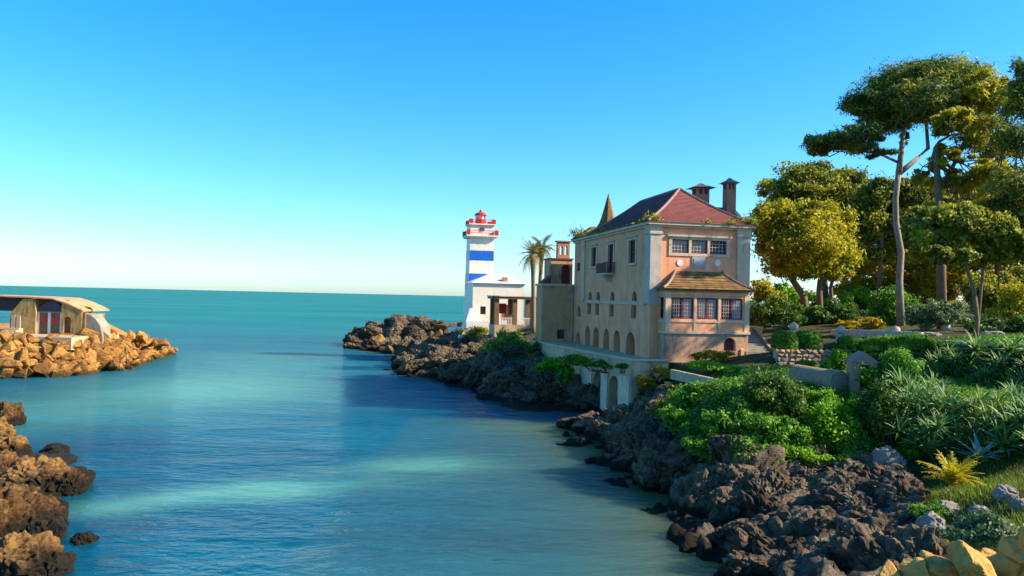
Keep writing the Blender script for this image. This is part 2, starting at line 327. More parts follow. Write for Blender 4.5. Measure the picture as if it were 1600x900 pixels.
TA, TB = HC[:2] + np.array([-2.45 * math.cos(TH) + 2.6 * math.sin(TH), -2.45 * math.sin(TH) - 2.6 * math.cos(TH)]), HC[:2] + np.array([-4.5 * math.cos(TH) - 22.3 * math.sin(TH), -4.5 * math.sin(TH) + 22.3 * math.cos(TH)])
TL = np.hypot(*(TB - TA)); TD = (TB - TA) / TL
def land(x, y):
    x = np.atleast_1d(np.asarray(x, float)); y = np.atleast_1d(np.asarray(y, float)); out = np.empty(len(x))
    for i in range(0, len(x), 40000):
        d = np.hypot(x[i:i + 40000, None] - GP[None, :, 0], y[i:i + 40000, None] - GP[None, :, 1])
        out[i:i + 40000] = d @ GW[:-1] + GW[-1]
    # cut for the terrace wall: rocks stop at its foot
    rx, ry = x - TA[0], y - TA[1]; u = rx * TD[0] + ry * TD[1]; sd = -(rx * TD[1] - ry * TD[0]); inl = -sd
    foot = -0.1 + 3.4 * np.clip((u - 3) / TL, 0, 1) ** 0.75
    capz = np.where(sd > -0.6, foot - 0.25 * np.minimum(np.maximum(sd, 0), 3), 4.66) + np.where(sd > -0.6, 0.35, 4.0) * np.clip(-u - 0.2, 0, 25) + 4 * np.clip(u - TL - 0.5, 0, 5) + 4 * np.clip(inl - 12, 0, 9)
    u_t, inl_t = u, inl
    a, b = RW0[:2], RW1[:2]; L = np.hypot(*(b - a)); d = (b - a) / L; rx, ry = x - a[0], y - a[1]; u = rx * d[0] + ry * d[1]; inl = -(rx * d[1] - ry * d[0])
    cap2 = 4.93 + 4 * np.clip(inl - 0.1, 0, 9) + 2 * np.clip(-u - 1.5, 0, 9) + 2 * np.clip(u - L - 2.5, 0, 9)
    cap3 = np.where((u_t < 0) & (inl_t > -0.6), 3.0 - 0.1 * u_t + 3 * np.clip(inl_t - 3.0, 0, 9) + 3 * np.clip(-u_t - 6.5, 0, 30), 99)
    return np.minimum(np.minimum(np.minimum(out, capz), cap2), cap3)
RW0, RW1 = G(1214, 572, 5.0), G(1300, 573, 5.0)          # line of the rubble wall in the garden
def GT(px, py, lift=0.0):
    D = ground_D(px, py) or 60.0; p = W(px, py, D); p[2] = land(p[0], p[1])[0] + lift; return p
def terrace_front(x, y):
    rx, ry = x - TA[0], y - TA[1]; u = rx * TD[0] + ry * TD[1]; sd = -(rx * TD[1] - ry * TD[0]); return -1.5 < u < 11 and -0.8 < sd < 8.5
def ground_D(px, py, lo=14.0, hi=160.0):
    d = ray(px, py); D = np.arange(lo, hi, 0.2); z = land(d[0] * D, D); hit = np.nonzero(z > CAMH + d[2] * D)[0]
    return D[hit[0]] if len(hit) else None
def rockness(x, y, z):
    r = 1 - sstep(2.3, 3.1, z + 0.7 * noise(np.stack([x, y, x * 0], 1) * 0.25, 3))
    near = (y < 37) & (x > 13.2 + (y - 25) * 0.45)
    r = np.where(near, 0.0, r)
    r = np.where((y > 36.5) & (x > 14) & (z > 1.9), r * 0.3, r)
    far = (y > 84) & (z < 6)
    r = np.where(far, np.maximum(r, 1 - sstep(4.6, 5.2, z)), r)
    return r
def terrain_patch(name, x0, x1, y0, y1, step, amp):
    xs = np.arange(x0, x1 + step / 2, step); ys = np.arange(y0, y1 + step / 2, step)
    X, Y = np.meshgrid(xs, ys); x, y = X.ravel(), Y.ravel(); z = land(x, y); nx = len(xs)
    e = 0.3; gx = (land(x + e, y) - z) / e; gy = (land(x, y + e) - z) / e
    N = np.stack([-gx, -gy, np.ones_like(gx)], 1); N /= np.linalg.norm(N, axis=1)[:, None]
    r = rockness(x, y, z); P = np.stack([x, y, z], 1)
    crag = np.zeros(len(x)); on = r > 0.02; Q = P[on]; Q = Q + 0.5 * np.stack([fbm(Q * 0.7, 3, 50 + k) for k in range(3)], 1)
    a1, a2, ac = worley(Q * [0.42, 0.42, 0.6], 5); b1, b2, bc = worley(Q * 1.25, 6)
    crag[on] = (0.60 * ac + 0.02) * sstep(0, 0.25, a2 - a1) - 0.55 * np.exp(-(a2 - a1) / 0.09) + 0.22 * bc * sstep(0, 0.2, b2 - b1) - 0.22 * np.exp(-(b2 - b1) / 0.08) + 0.35 * ridged(Q * 0.55, 5, 5) + 0.18 * ridged(Q * 2.2, 4, 31)
    rx, ry = x - TA[0], y - TA[1]; tu = rx * TD[0] + ry * TD[1]; ts = -(rx * TD[1] - ry * TD[0]); r_ = np.where((tu > -1.5) & (tu < 11) & (ts > -1) & (ts < 10), 0.3, 1.0)
    dsp = r * crag * amp * r_ + (1 - r) * 0.10 * fbm(P * 0.6, 3, 2)
    # keep the platform of the house flat
    P2 = P + N * dsp[:, None]
    idx = np.arange(len(x)).reshape(len(ys), nx)
    F = np.stack([idx[:-1, :-1], idx[:-1, 1:], idx[1:, 1:], idx[1:, :-1]], -1).reshape(-1, 4)
    keep = (P2[F][:, :, 2].max(1) > -1.2)
    F = F[keep]; used = np.unique(F); m = np.zeros(len(P2), int); m[used] = np.arange(len(used))
    return P2[used], m[F], r[used]
def terrain_material():
    m, n, l, b = new_mat('headland_ground'); co = pos(n)
    rk = M['rock_dark']
    a = n.new('ShaderNodeAttribute'); a.attribute_name = 'rock'
    f = tex_noise(n, l, co, 0.55, 8, 0.68, 0.6)
    c = ramp(n, l, f, [(0.30, (0.022, 0.016, 0.012)), (0.47, (0.105, 0.073, 0.047)), (0.72, (0.38, 0.295, 0.20))])
    c = mixc(n, l, 0.5, c, ramp(n, l, tex_noise(n, l, co, 3.3, 6, 0.7), [(0.35, (0.022, 0.016, 0.012)), (0.7, (0.38, 0.295, 0.20))]))
    lo, hi = (0.022, 0.016, 0.012), (0.38, 0.295, 0.20)
    pale_k = ramp(n, l, tex_noise(n, l, co, 1.3, 9, 0.75, 1.0), [(0.56, (0, 0, 0)), (0.62, (1, 1, 1))]); c = mixc(n, l, math_n(n, l, 'MULTIPLY', pale_k, 0.55), c, hi)  # random pale patches, for contrast with the crevices
    dark_k = ramp(n, l, tex_noise(n, l, co, 2.0, 9, 0.75, 1.0), [(0.55, (0, 0, 0)), (0.60, (1, 1, 1))]); c = mixc(n, l, math_n(n, l, 'MULTIPLY', dark_k, 0.7), c, lo)  # random dark patches, crevice-like darkness put into the rock colour
    sx = n.new('ShaderNodeSeparateXYZ'); l.new(co, sx.inputs[0])
    z = math_n(n, l, 'ADD', sx.outputs[2], math_n(n, l, 'MULTIPLY', math_n(n, l, 'SUBTRACT', f, 0.5), 2.0))
    k = ramp(n, l, math_n(n, l, 'DIVIDE', z, 1.1, True), [(0.35, (1, 1, 1)), (0.7, (0, 0, 0))])
    c = mixc(n, l, k, c, (0.018, 0.014, 0.009))
    g = ramp(n, l, tex_noise(n, l, co, 1.1, 7, 0.7), [(0.35, (0.030, 0.045, 0.012)), (0.55, (0.070, 0.070, 0.022)), (0.75, (0.14, 0.11, 0.06))])
    c = mixc(n, l, a.outputs['Fac'], g, c)
    l.new(c, b.inputs['Base Color']); b.inputs['Roughness'].default_value = 0.92; b.inputs['Specular IOR Level'].default_value = 0.2
    v = n.new('ShaderNodeTexVoronoi'); v.inputs['Scale'].default_value = 3.0; l.new(co, v.inputs['Vector'])
    h = math_n(n, l, 'ADD', tex_noise(n, l, co, 3.0, 8, 0.72), math_n(n, l, 'MULTIPLY', v.outputs['Distance'], 0.35))
    st = n.new('ShaderNodeMapping'); st.inputs['Scale'].default_value = (0.7, 0.7, 5.0); st.inputs['Rotation'].default_value = (0.25, 0.12, 0); l.new(co, st.inputs['Vector'])
    h = math_n(n, l, 'ADD', h, math_n(n, l, 'MULTIPLY', tex_noise(n, l, st.outputs[0], 1.3, 6, 0.7), 0.7))
    bump(n, l, h, 1.0, 0.32, b)
    return m
M['headland'] = terrain_material()
def headland():
    parts = [terrain_patch('a', -6, 30, 0, 56, 0.16, 1.0), terrain_patch('b', 30, 110, 0, 56, 1.0, 0.5), terrain_patch('c', -46, 110, 56, 190, 0.6, 0.8)]
    V, F, R, k = [], [], [], 0
    for p, f, r in parts:
        V.append(p); F.append(f + k); R.append(r); k += len(p)
    me = np_mesh('headland', np.concatenate(V), np.concatenate(F), M['headland'], False, None, {'rock': np.concatenate(R)})
    tag(link('headland', me), 'rocky headland with dark limestone cliffs and planted garden ground', None, None, 'structure')
headland()

# ------------------------------------------------------------------ the sea
def sea():
    xs = np.concatenate([-np.geomspace(60000, 75, 16), np.arange(-70, 41, 1.0), np.geomspace(45, 60000, 16)])
    ys = np.concatenate([np.array([-300, -50, -10, 0, 5.0]), np.arange(10, 180, 1.0), np.geomspace(185, 60000, 24)])
    X, Y = np.meshgrid(xs, ys); x, y = X.ravel(), Y.ravel()
    z = np.where((x > -65) & (x < 110) & (y < 185) & (y > 0), land(x, y), -4)
    P = np.stack([x, y, x * 0], 1)
    def band(a, b, w0, w1):
        a = np.array(a[:2]); b = np.array(b[:2]); d = b - a; L = np.linalg.norm(d); d /= L
        t = np.clip(((x - a[0]) * d[0] + (y - a[1]) * d[1]) / L, 0, 1)
        s = np.hypot(x - (a[0] + d[0] * L * t), y - (a[1] + d[1] * L * t)) / (w0 + (w1 - w0) * t)
        return np.exp(-s * s)
    s = 1.0 * band(G(120, 800, 0), G(430, 765, 0), 1.5, 2.0) + 1.05 * band(G(430, 765, 0), G(690, 728, 0), 2.0, 3.2)
    s = s * np.clip(0.75 + 1.3 * fbm(P * np.array([0.12, 0.3, 1]), 4, 8), 0, 1.2)
    s = s + 0.6 * band(G(-60, 660, 0), G(330, 610, 0), 9, 14) + 0.45 * band(G(330, 610, 0), G(420, 560, 0), 10, 14)
    shal = np.exp(-np.clip(-z, 0, 9) / 1.5) * (x > -8) * (y < 60) + 0.5 * np.exp(-np.clip(-z, 0, 9) / 0.5) * (y >= 60)
    far = sstep(70, 300, y + 0.35 * np.abs(x) + 25 * fbm(P * 0.02, 3, 4))
    idx = np.arange(len(x)).reshape(len(ys), len(xs))
    F = np.stack([idx[:-1, :-1], idx[:-1, 1:], idx[1:, 1:], idx[1:, :-1]], -1).reshape(-1, 4)
    m, n, l, b = new_mat('sea_water'); co = pos(n)
    def at(k):
        a = n.new('ShaderNodeAttribute'); a.attribute_name = k; return a.outputs['Fac']
    mp = n.new('ShaderNodeMapping'); mp.inputs['Scale'].default_value = (0.35, 1.0, 1.0); l.new(co, mp.inputs['Vector'])
    v = tex_noise(n, l, mp.outputs[0], 0.07, 5, 0.6)
    deep = ramp(n, l, v, [(0.35, (0.001, 0.050, 0.095)), (0.65, (0.002, 0.105, 0.160))])
    offshore = ramp(n, l, tex_noise(n, l, mp.outputs[0], 0.02, 5, 0.6), [(0.35, (0.002, 0.115, 0.135)), (0.65, (0.005, 0.18, 0.18))])
    c = mixc(n, l, at('far'), deep, offshore)
    c = mixc(n, l, math_n(n, l, 'MULTIPLY', at('sand'), 0.75, True), c, (0.09, 0.30, 0.235))
    c = mixc(n, l, math_n(n, l, 'MULTIPLY', at('shallow'), 1.0, True), c, (0.085, 0.115, 0.050))
    m1 = n.new('ShaderNodeMapping'); m1.inputs['Scale'].default_value = (0.5, 1.0, 1.0); m1.inputs['Rotation'].default_value = (0, 0, 0.15); l.new(co, m1.inputs['Vector'])
    h = math_n(n, l, 'ADD', math_n(n, l, 'MULTIPLY', tex_noise(n, l, m1.outputs[0], 1.5, 4, 0.6, 0.4), 0.45), math_n(n, l, 'MULTIPLY', tex_noise(n, l, m1.outputs[0], 0.3, 3, 0.5, 0.3), 1.0))
    bp = n.new('ShaderNodeBump'); bp.inputs['Strength'].default_value = 0.9; bp.inputs['Distance'].default_value = 0.6; l.new(h, bp.inputs['Height'])
    df = n.new('ShaderNodeBsdfPrincipled'); df.subsurface_method = 'BURLEY'; l.new(c, df.inputs['Base Color']); l.new(bp.outputs[0], df.inputs['Normal'])      # light scatters metres deep in the water
    df.inputs['Subsurface Weight'].default_value = 0.88; df.inputs['Subsurface Radius'].default_value = (0.6, 1.0, 1.0); df.inputs['Subsurface Scale'].default_value = 6.0; df.inputs['Specular IOR Level'].default_value = 0.0; df.inputs['Roughness'].default_value = 1.0
    gl = n.new('ShaderNodeBsdfGlossy'); gl.inputs['Roughness'].default_value = 0.06; gl.inputs['Color'].default_value = (0.9, 0.95, 1, 1); l.new(bp.outputs[0], gl.inputs['Normal'])
    fr = n.new('ShaderNodeFresnel'); fr.inputs['IOR'].default_value = 1.33; l.new(bp.outputs[0], fr.inputs['Normal'])
    fac = math_n(n, l, 'MINIMUM', math_n(n, l, 'MULTIPLY', fr.outputs[0], 0.85), math_n(n, l, 'SUBTRACT', 0.21, math_n(n, l, 'MULTIPLY', at('far'), 0.10)))      # choppy water never turns to a full mirror
    mx = n.new('ShaderNodeMixShader'); l.new(fac, mx.inputs[0]); l.new(df.outputs[0], mx.inputs[1]); l.new(gl.outputs[0], mx.inputs[2]); l.new(mx.outputs[0], n['Material Output'].inputs[0])
    me = np_mesh('sea', P, F, m, True, None, {'sand': np.clip(s, 0, 1), 'shallow': np.clip(shal, 0, 1), 'far': far})
    tag(link('sea', me), 'calm turquoise and blue sea filling the cove', None, None, 'structure')
sea()

# ------------------------------------------------------------------ the mansion
def facade(mb, mp, u0, u1, z0, z1, ops, rev=0.35, seg=10):
    us = sorted({u0, u1, *[o[0] for o in ops], *[o[1] for o in ops]}); zs = sorted({z0, z1, *[o[2] for o in ops], *[o[3] for o in ops]})
    for a, b in zip(us, us[1:]):
        for c, d in zip(zs, zs[1:]):
            cu, cz = (a + b) / 2, (c + d) / 2
            if any(o[0] < cu < o[1] and o[2] < cz < o[3] for o in ops): continue
            mb.add([mp(a, c, 0), mp(b, c, 0), mp(b, d, 0), mp(a, d, 0)], [(0, 1, 2, 3)])
    for o in ops:
        a, b, c, d = o[:4]; r = o[5] if len(o) > 5 else rev
        if o[4]:
            w = (b - a) / 2; hgt = min(w, d - c); zs_ = d - hgt
            arc = [(a + w - w * math.cos(math.pi * k / seg), zs_ + hgt * math.sin(math.pi * k / seg)) for k in range(seg + 1)]
            for k in range(seg):
                p, q = arc[k], arc[k + 1]
                mb.add([mp(p[0], p[1], 0), mp(q[0], q[1], 0), mp(q[0], d, 0), mp(p[0], d, 0)], [(0, 1, 2, 3)])
            loop = [(a, c)] + arc + [(b, c)]
        else: loop = [(a, c), (a, d), (b, d), (b, c)]
        for k in range(len(loop)):
            p, q = loop[k], loop[(k + 1) % len(loop)]
            mb.add([mp(p[0], p[1], 0), mp(q[0], q[1], 0), mp(q[0], q[1], r), mp(p[0], p[1], r)], [(0, 1, 2, 3)])
mpL = lambda u, z, d: (d, u, z)           # sea front: plane x = 0
mpR = lambda u, z, d: (u, d, z)           # camera front: plane y = 0
def slab(mp, u0, u1, z0, z1, d0, d1, mb=None):
    a = mp(u0, z0, d0); b = mp(u1, z1, d1); mb = mb or MB()
    return mb.box(min(a[0], b[0]), max(a[0], b[0]), min(a[1], b[1]), max(a[1], b[1]), z0, z1)
def arch_plate(mp, o, d, thick=0.03, seg=10, shrink=-0.04):
    a, b, c, dd = o[:4]; a += shrink; b -= shrink; dd -= shrink
    if o[4]:
        w = (b - a) / 2; hgt = min(w, dd - c); zs_ = dd - hgt
        loop = [(a, c)] + [(a + w - w * math.cos(math.pi * k / seg), zs_ + hgt * math.sin(math.pi * k / seg)) for k in range(seg + 1)] + [(b, c)]
    else: loop = [(a, c), (a, dd), (b, dd), (b, c)]
    n = len(loop); mb = MB()
    return mb.add([mp(u, z, d) for u, z in loop] + [mp(u, z, d + thick) for u, z in loop],
                  [tuple(range(n)), tuple(reversed(range(n, 2 * n)))] + [(i, (i + 1) % n, (i + 1) % n + n, i + n) for i in range(n)])
def leaf_quads(rng, P, size, aspect=0.55, nrm=None, up=0.0):
    n = len(P); a = rng.normal(size=(n, 3))
    if nrm is not None: a = a * 0.8 + nrm
    a[:, 2] += up; a /= np.linalg.norm(a, axis=1)[:, None]
    t = rng.normal(size=(n, 3)); t -= a * (t * a).sum(1)[:, None]; t /= np.linalg.norm(t, axis=1)[:, None]; s = np.cross(a, t)
    sz = (size * rng.uniform(0.45, 1.6, n))[:, None]
    V = np.stack([P - t * sz * 0.5, P + s * sz * aspect * 0.5, P + t * sz * 0.5, P - s * sz * aspect * 0.5], 1).reshape(-1, 3)
    return V, np.arange(4 * n).reshape(-1, 4)

def mansion():
    h = empty('mansion', HC, TH, 'salmon three-storey mansion with maroon hipped roof standing on the sea terrace', 'house')
    X1, Y1, ZE = 8.57, 21.6, 11.0
    groundL = [(3.2, 5.35, -0.12, 1.92, True, 0.8), (6.85, 8.6, -0.12, 1.92, True, 0.8), (9.8, 11.45, -0.12, 1.92, True, 0.8), (12.85, 14.6, -0.12, 1.92, True, 0.8), (15.65, 17.3, -0.12, 1.92, True, 0.8), (18.9, 20.6, -0.12, 1.1, True, 0.8)]
    midL = [(yc - 0.55, yc + 0.55, 4.58, 5.42, True) for yc in (3.55, 9.15, 13.35, 15.9)] + [(yc - 0.6, yc + 0.6, 3.12, 4.22, False) for yc in (3.65, 9.3, 13.6, 16.1)] + [(19.0, 20.4, 2.8, 3.9, True)]
    topL = [(3.45, 5.05, 7.85, 9.85, False), (9.05, 10.55, 7.2, 9.82, False), (14.1, 15.6, 7.92, 9.82, False), (19.6, 20.7, 7.6, 8.5, False)]
    topR = [(1.78, 3.25, 8.6, 9.7, False), (3.47, 4.89, 8.6, 9.7, False), (5.11, 6.58, 8.6, 9.7, False)]
    w = MB()
    facade(w, mpL, 0, Y1, -1.2, ZE, groundL + midL + topL)
    facade(w, mpR, 0, X1, -1.2, ZE, topR, 0.3)
    w.add([(X1, 0, -1.2), (X1, Y1, -1.2), (X1, Y1, ZE), (X1, 0, ZE), (0, Y1, -1.2), (0, Y1, ZE)], [(0, 1, 2, 3), (1, 4, 5, 2)])
    w.build('wall', M['plaster'], h)
    # ground arches with timber doors set back
    for o in groundL:
        d = arch_plate(mpL, o, 0.72).build('arched_door', M['brown'], h)
        slab(mpL, (o[0] + o[1]) / 2 - 0.04, (o[0] + o[1]) / 2 + 0.04, o[2], o[3] - 0.2, 0.68, 0.72).build('rail', M['bark'], d)
    for o in midL:
        g = arch_plate(mpL, o, 0.26).build('window', M['glass'] if o[2] > 4.5 else M['brown'], h)
        if o[2] > 4.5:
            slab(mpL, (o[0] + o[1]) / 2 - 0.05, (o[0] + o[1]) / 2 + 0.05, o[2], o[3] - 0.02, 0.2, 0.26).build('frame', M['maroon'], g)
            slab(mpL, o[0] - 0.12, o[1] + 0.12, o[2] - 0.12, o[2], -0.10, 0.2).build('sill', M['stone_w'], g)
    def window(mp, o, rows, cols, pane, trim=True, muntin='muntin', name='window', rev=0.22, fr=0.09):
        a, b, c, d = o[:4]
        root = slab(mp, a - 0.02, b + 0.02, c - 0.02, d + 0.02, rev, rev + 0.03).build(name, pane, h)
        f = MB()
        slab(mp, a, b, c, c + fr, rev - 0.07, rev, f); slab(mp, a, b, d - fr, d, rev - 0.07, rev, f)
        slab(mp, a, a + fr, c + fr, d - fr, rev - 0.07, rev, f); slab(mp, b - fr, b, c + fr, d - fr, rev - 0.07, rev, f)
        f.build('frame', M['maroon'], root)
        mu = MB()
        for k in range(1, cols):
            u = a + (b - a) * k / cols; slab(mp, u - 0.022, u + 0.022, c + fr, d - fr, rev - 0.04, rev - 0.002, mu)
        for k in range(1, rows):
            z = c + (d - c) * k / rows; slab(mp, a + fr, b - fr, z - 0.022, z + 0.022, rev - 0.043, rev - 0.005, mu)
        if mu.v: mu.build('muntin', M[muntin], root)
        if trim:
            t = MB(); e = 0.26
            slab(mp, a - e, a, c, d, -0.06, 0.05, t); slab(mp, b, b + e, c, d, -0.06, 0.05, t); slab(mp, a - e, b + e, d, d + 0.22, -0.06, 0.05, t)
            t.build('surround', M['stone_w'], root)
            slab(mp, a - e - 0.08, b + e + 0.08, d + 0.223, d + 0.36, -0.22, 0.05).build('hood', M['stone'], root)
            slab(mp, a - e - 0.05, b + e + 0.05, c - 0.18, c - 0.003, -0.16, 0.05).build('sill', M['stone_w'], root)
        return root
    for o in topL[:3]: window(mpL, o, 4, 2, M['glass'], muntin='maroon')
    window(mpL, topL[3], 2, 2, M['glass'], False)
    for o in topR: window(mpR, o, 4, 5, M['glass'], False, rev=0.16, fr=0.07)
    t = MB()                                                       # common stone surround of the three upper windows
    slab(mpR, 1.5, 6.86, 9.7, 9.92, -0.07, 0.05, t); slab(mpR, 1.5, 6.86, 8.36, 8.6, -0.07, 0.05, t)
    for a, b in ((1.5, 1.78), (3.25, 3.47), (4.89, 5.11), (6.58, 6.86)): slab(mpR, a, b, 8.603, 9.697, -0.067, 0.05, t)
    t.build('window_surround', M['stone_w'], h)
    slab(mpR, 1.35, 7.0, 9.925, 10.08, -0.2, 0.05).build('hood', M['stone'], h)
    pl = slab(mpR, 3.56, 4.74, 7.4, 8.33, -0.07, 0.05).build('plaque', M['grey_stone'], h)
    slab(mpR, 3.7, 4.6, 7.55, 8.18, -0.10, -0.06).build('panel', M['grey_stone'], pl)
    for xc, zc in ((2.5, 7.8), (5.82, 7.88)):
        MB().lathe([(0.05, -0.09), (0.24, -0.07), (0.27, 0.05)], 0, 0, 10).build('rosette', M['white'], h, (xc, 0, zc)).rotation_euler = (math.pi / 2, 0, 0)
    # pilasters
    def pilaster(x0, x1, y0, y1, z0, z1, m):
        p = MB().box(x0, x1, y0, y1, z0, z1).build('pilaster', m, h)
        MB().box(x0 - 0.08, x1 + 0.08, y0 - 0.08, y1 + 0.08, z1 - 0.55, z1 - 0.4).build('moulding', M['stone'], p)
        MB().box(x0 - 0.06, x1 + 0.06, y0 - 0.06, y1 + 0.06, z0 - 0.14, z0 + 0.1).build('base', M['stone'], p)
        MB().box(x0 - 0.04, x1 + 0.04, y0 - 0.04, y1 + 0.04, z1 - 0.397, z1 + 0.02).build('capital', M['stone_w'], p)
    pilaster(-0.12, 0.84, -0.12, 0.95, 4.55, 10.62, M['stone'])
    pilaster(7.55, 8.69, -0.12, 0.9, 2.2, 10.62, M['stone_w'])
    pilaster(-0.12, 0.3, 17.7, 18.6, 4.55, 10.62, M['stone_w'])
    slab(mpL, 0.98, 17.67, 4.29, 4.47, -0.10, 0.04).build('string_course', M['stone_w'], h)
    slab(mpR, -0.1, 0.7, 4.25, 4.43, -0.10, 0.04).build('string_course', M['stone_w'], h)
    c = MB()
    c.box(-0.2, X1 + 0.2, -0.2, 0.15, 10.64, 10.82); c.box(-0.2, 0.15, 0.153, Y1 + 0.1, 10.64, 10.82)
    c.box(-0.42, X1 + 0.42, -0.42, 0.15, 10.823, 11.04); c.box(-0.42, 0.15, 0.153, Y1 + 0.1, 10.823, 11.04)
    c.box(X1 + 0.003, X1 + 0.42, 0.153, 8, 10.823, 11.04)
    c.build('cornice', M['stone_w'], h)
    # main hipped roof: tile courses with a slight step each
    def hip(name, x0, x1, y0, y1, z0, rx0, rx1, ry0, ry1, z1, n, m, cap=True, flare=0.0):
        mb = MB()
        for k in range(n):
            a, b = k / n, (k + 1) / n
            fl = lambda t: z0 + (z1 - z0) * (t - flare * t * (1 - t))
            L = lambda p, q, t: p + (q - p) * t
            mb.frustum(L(x0, rx0, a), L(x1, rx1, a), L(y0, ry0, a), L(y1, ry1, a), fl(a) + (0.025 if k else 0), L(x0, rx0, b), L(x1, rx1, b), L(y0, ry0, b), L(y1, ry1, b), fl(b))
        r = mb.build(name, m, h)
        if cap:
            for (p, q) in (((x0, y0, z0), (rx0, ry0, z1)), ((x1, y0, z0), (rx1, ry0, z1)), ((x0, y1, z0), (rx0, ry1, z1)), ((rx0, ry0, z1), (rx1, ry1, z1))):
                P = [Vector(p).lerp(Vector(q), t) for t in np.linspace(0, 1, 7)]
                P = [Vector((v.x, v.y, z0 + (z1 - z0) * (t - flare * t * (1 - t)) + 0.05)) for v, t in zip(P, np.linspace(0, 1, 7))] if abs(p[2] - q[2]) > 0.1 else [v + Vector((0, 0, 0.05)) for v in P]
                MB().tube(P, 0.11, 6).build('ridge_cap', M['ridge'], r)
        return r
    roof = hip('roof', -0.5, 9.07, -0.5, 18.2, 11.05, 4.25, 4.32, 4.3, 13.2, 14.45, 26, M['tile'], True, 0.25)
    rw = MB().prism([(5.9, 11.3), (9.5, 13.75), (13.1, 11.3)], 'x', 4.0, 11.4).build('wing_roof', M['tile'], h)
    MB().box(4.2, 11.6, 6.2, 12.9, -0.3, 11.298).build('wing_wall', M['plaster'], h)
    MB().prism([(5.7, 11.3), (5.7, 11.75), (9.5, 14.25), (13.3, 11.75), (13.3, 11.3)], 'x', 11.41, 11.75).build('gable_parapet', M['stone_w'], h)
    # chimneys
    def chimney(x, y, z0, z1, w, d, cw, name='chimney'):
        c = MB().box(x - w, x + w, y - d, y + d, z0, z1 - 0.9).build(name, M['salmon'], roof)
        for sx in (-1, 0, 1): MB().box(x + sx * (w - 0.09) - 0.09, x + sx * (w - 0.09) + 0.09, y - d, y - d + 0.2, z1 - 0.897, z1 - 0.4).build('pier', M['salmon'], c)
        for sx in (-1, 1): MB().box(x + sx * (w - 0.09) - 0.09, x + sx * (w - 0.09) + 0.09, y + d - 0.2, y + d, z1 - 0.897, z1 - 0.4).build('pier', M['salmon'], c)
        MB().box(x - w * 0.75, x + w * 0.75, y - d * 0.7, y + d * 0.7, z1 - 0.899, z1 - 0.41).build('flue', M['maroon'], c)
        MB().box(x - w - 0.08, x + w + 0.08, y - d - 0.08, y + d + 0.08, z1 - 0.397, z1 - 0.28).frustum(x - w - cw, x + w + cw, y - d - cw, y + d + cw, z1 - 0.277, x - w * 0.5, x + w * 0.5, y - d * 0.5, y + d * 0.5, z1 + 0.05).frustum(x - w * .5, x + w * .5, y - d * .5, y + d * .5, z1 + 0.053, x - 0.1, x + 0.1, y - 0.1, y + 0.1, z1 + 0.22).build('cap', M['ridge'], c)
    def loc(p):
        r = np.array(p) - HC; return r[0] * math.cos(TH) + r[1] * math.sin(TH), -r[0] * math.sin(TH) + r[1] * math.cos(TH), r[2]
    x, y, z = loc(W(1095, 290, 73)); chimney(x, y, 11.5, z, 0.62, 0.6, 0.5)
    x, y, z = loc(W(1140, 282, 72.5)); chimney(x, y, 11.5, z, 0.46, 0.45, 0.3)
    # corner turret with a tiled spire
    t = MB().lathe([(1.9, 10.6), (1.9, 11.4)], 3.0, 19.6, 8, math.pi / 8).build('turret', M['plaster'], h)
    MB().lathe([(2.2, 11.35), (1.5, 11.9), (0.98, 12.75), (0.92, 12.85), (0.72, 13.4), (0.44, 14.4), (0.22, 15.3), (0.10, 15.7), (0.03, 15.95)], 3.0, 19.6, 8, math.pi / 8).build('spire', M['moss_tile'], t)
    hip('low_roof', -0.5, 6.5, 17.6, 21.9, 11.06, 1.2, 5, 19.2, 20.4, 12.35, 6, M['moss_tile'], False)
    # balcony
    b = MB().box(-0.95, 0.0, 8.6, 11.2, 6.95, 7.10).build('balcony', M['stone_w'], h)
    MB().prism([(-0.75, 6.95), (0, 6.95), (0, 6.3)], 'y', 9.5, 10.4).build('bracket', M['stone'], b)
    rl = MB().box(-0.95, -0.87, 8.6, 11.2, 8.02, 8.1).box(-0.87, 0, 8.6, 8.68, 8.02, 8.1).box(-0.87, 0, 11.12, 11.2, 8.02, 8.1)
    rl.build('railing', M['maroon'], b)
    bar = MB().box(-0.035, 0.035, -0.035, 0.035, 0, 0.92).mesh('baluster', M['maroon'])
    for k in range(13): link('baluster', bar, b, (-0.91, 8.64 + 2.52 * k / 12, 7.1))
    for k in range(4):
        for yy in (8.64, 11.16): link('baluster', bar, b, (-0.70 + 0.2 * k, yy, 7.1))
    # bay with shallow mossy roof
    by0 = -1.4; mpB = lambda u, z, d: (u, by0 + d, z); mpS = lambda u, z, d: (0.72 + d, u, z)
    bw = [(1.22, 3.1, 3.27, 4.97, False), (3.4, 5.2, 3.27, 4.97, False), (5.5, 7.4, 3.27, 4.97, False)]
    m = MB(); facade(m, mpB, 0.72, 7.95, 2.2, 5.65, bw, 0.2); facade(m, mpS, by0, 0, 2.2, 5.65, [(-1.05, -0.35, 3.27, 4.97, False)], 0.2)
    m.add([(7.95, by0, 2.2), (7.95, 0, 2.2), (7.95, 0, 5.65), (7.95, by0, 5.65), (0.72, by0, 2.2), (0.72, 0, 2.2)], [(0, 1, 2, 3), (4, 5, 1, 0)])
    bay = m.build('bay', M['plaster'], h)
    m = MB(); facade(m, mpB, 0.74, 7.93, -1.2, 2.1, [(5.8, 6.85, 0.75, 1.82, True)], 0.4); facade(m, mpS, by0 + 0.02, 0, -1.2, 2.1, [])
    m.add([(7.93, by0, -1.2), (7.93, 0, -1.2), (7.93, 0, 2.1), (7.93, by0, 2.1)], [(0, 1, 2, 3)])
    m.build('plinth', M['plaster_low'], h)
    arch_plate(mpB, (5.8, 6.85, 0.75, 1.82, True), 0.38).build('cellar_vent', M['iron'], h)
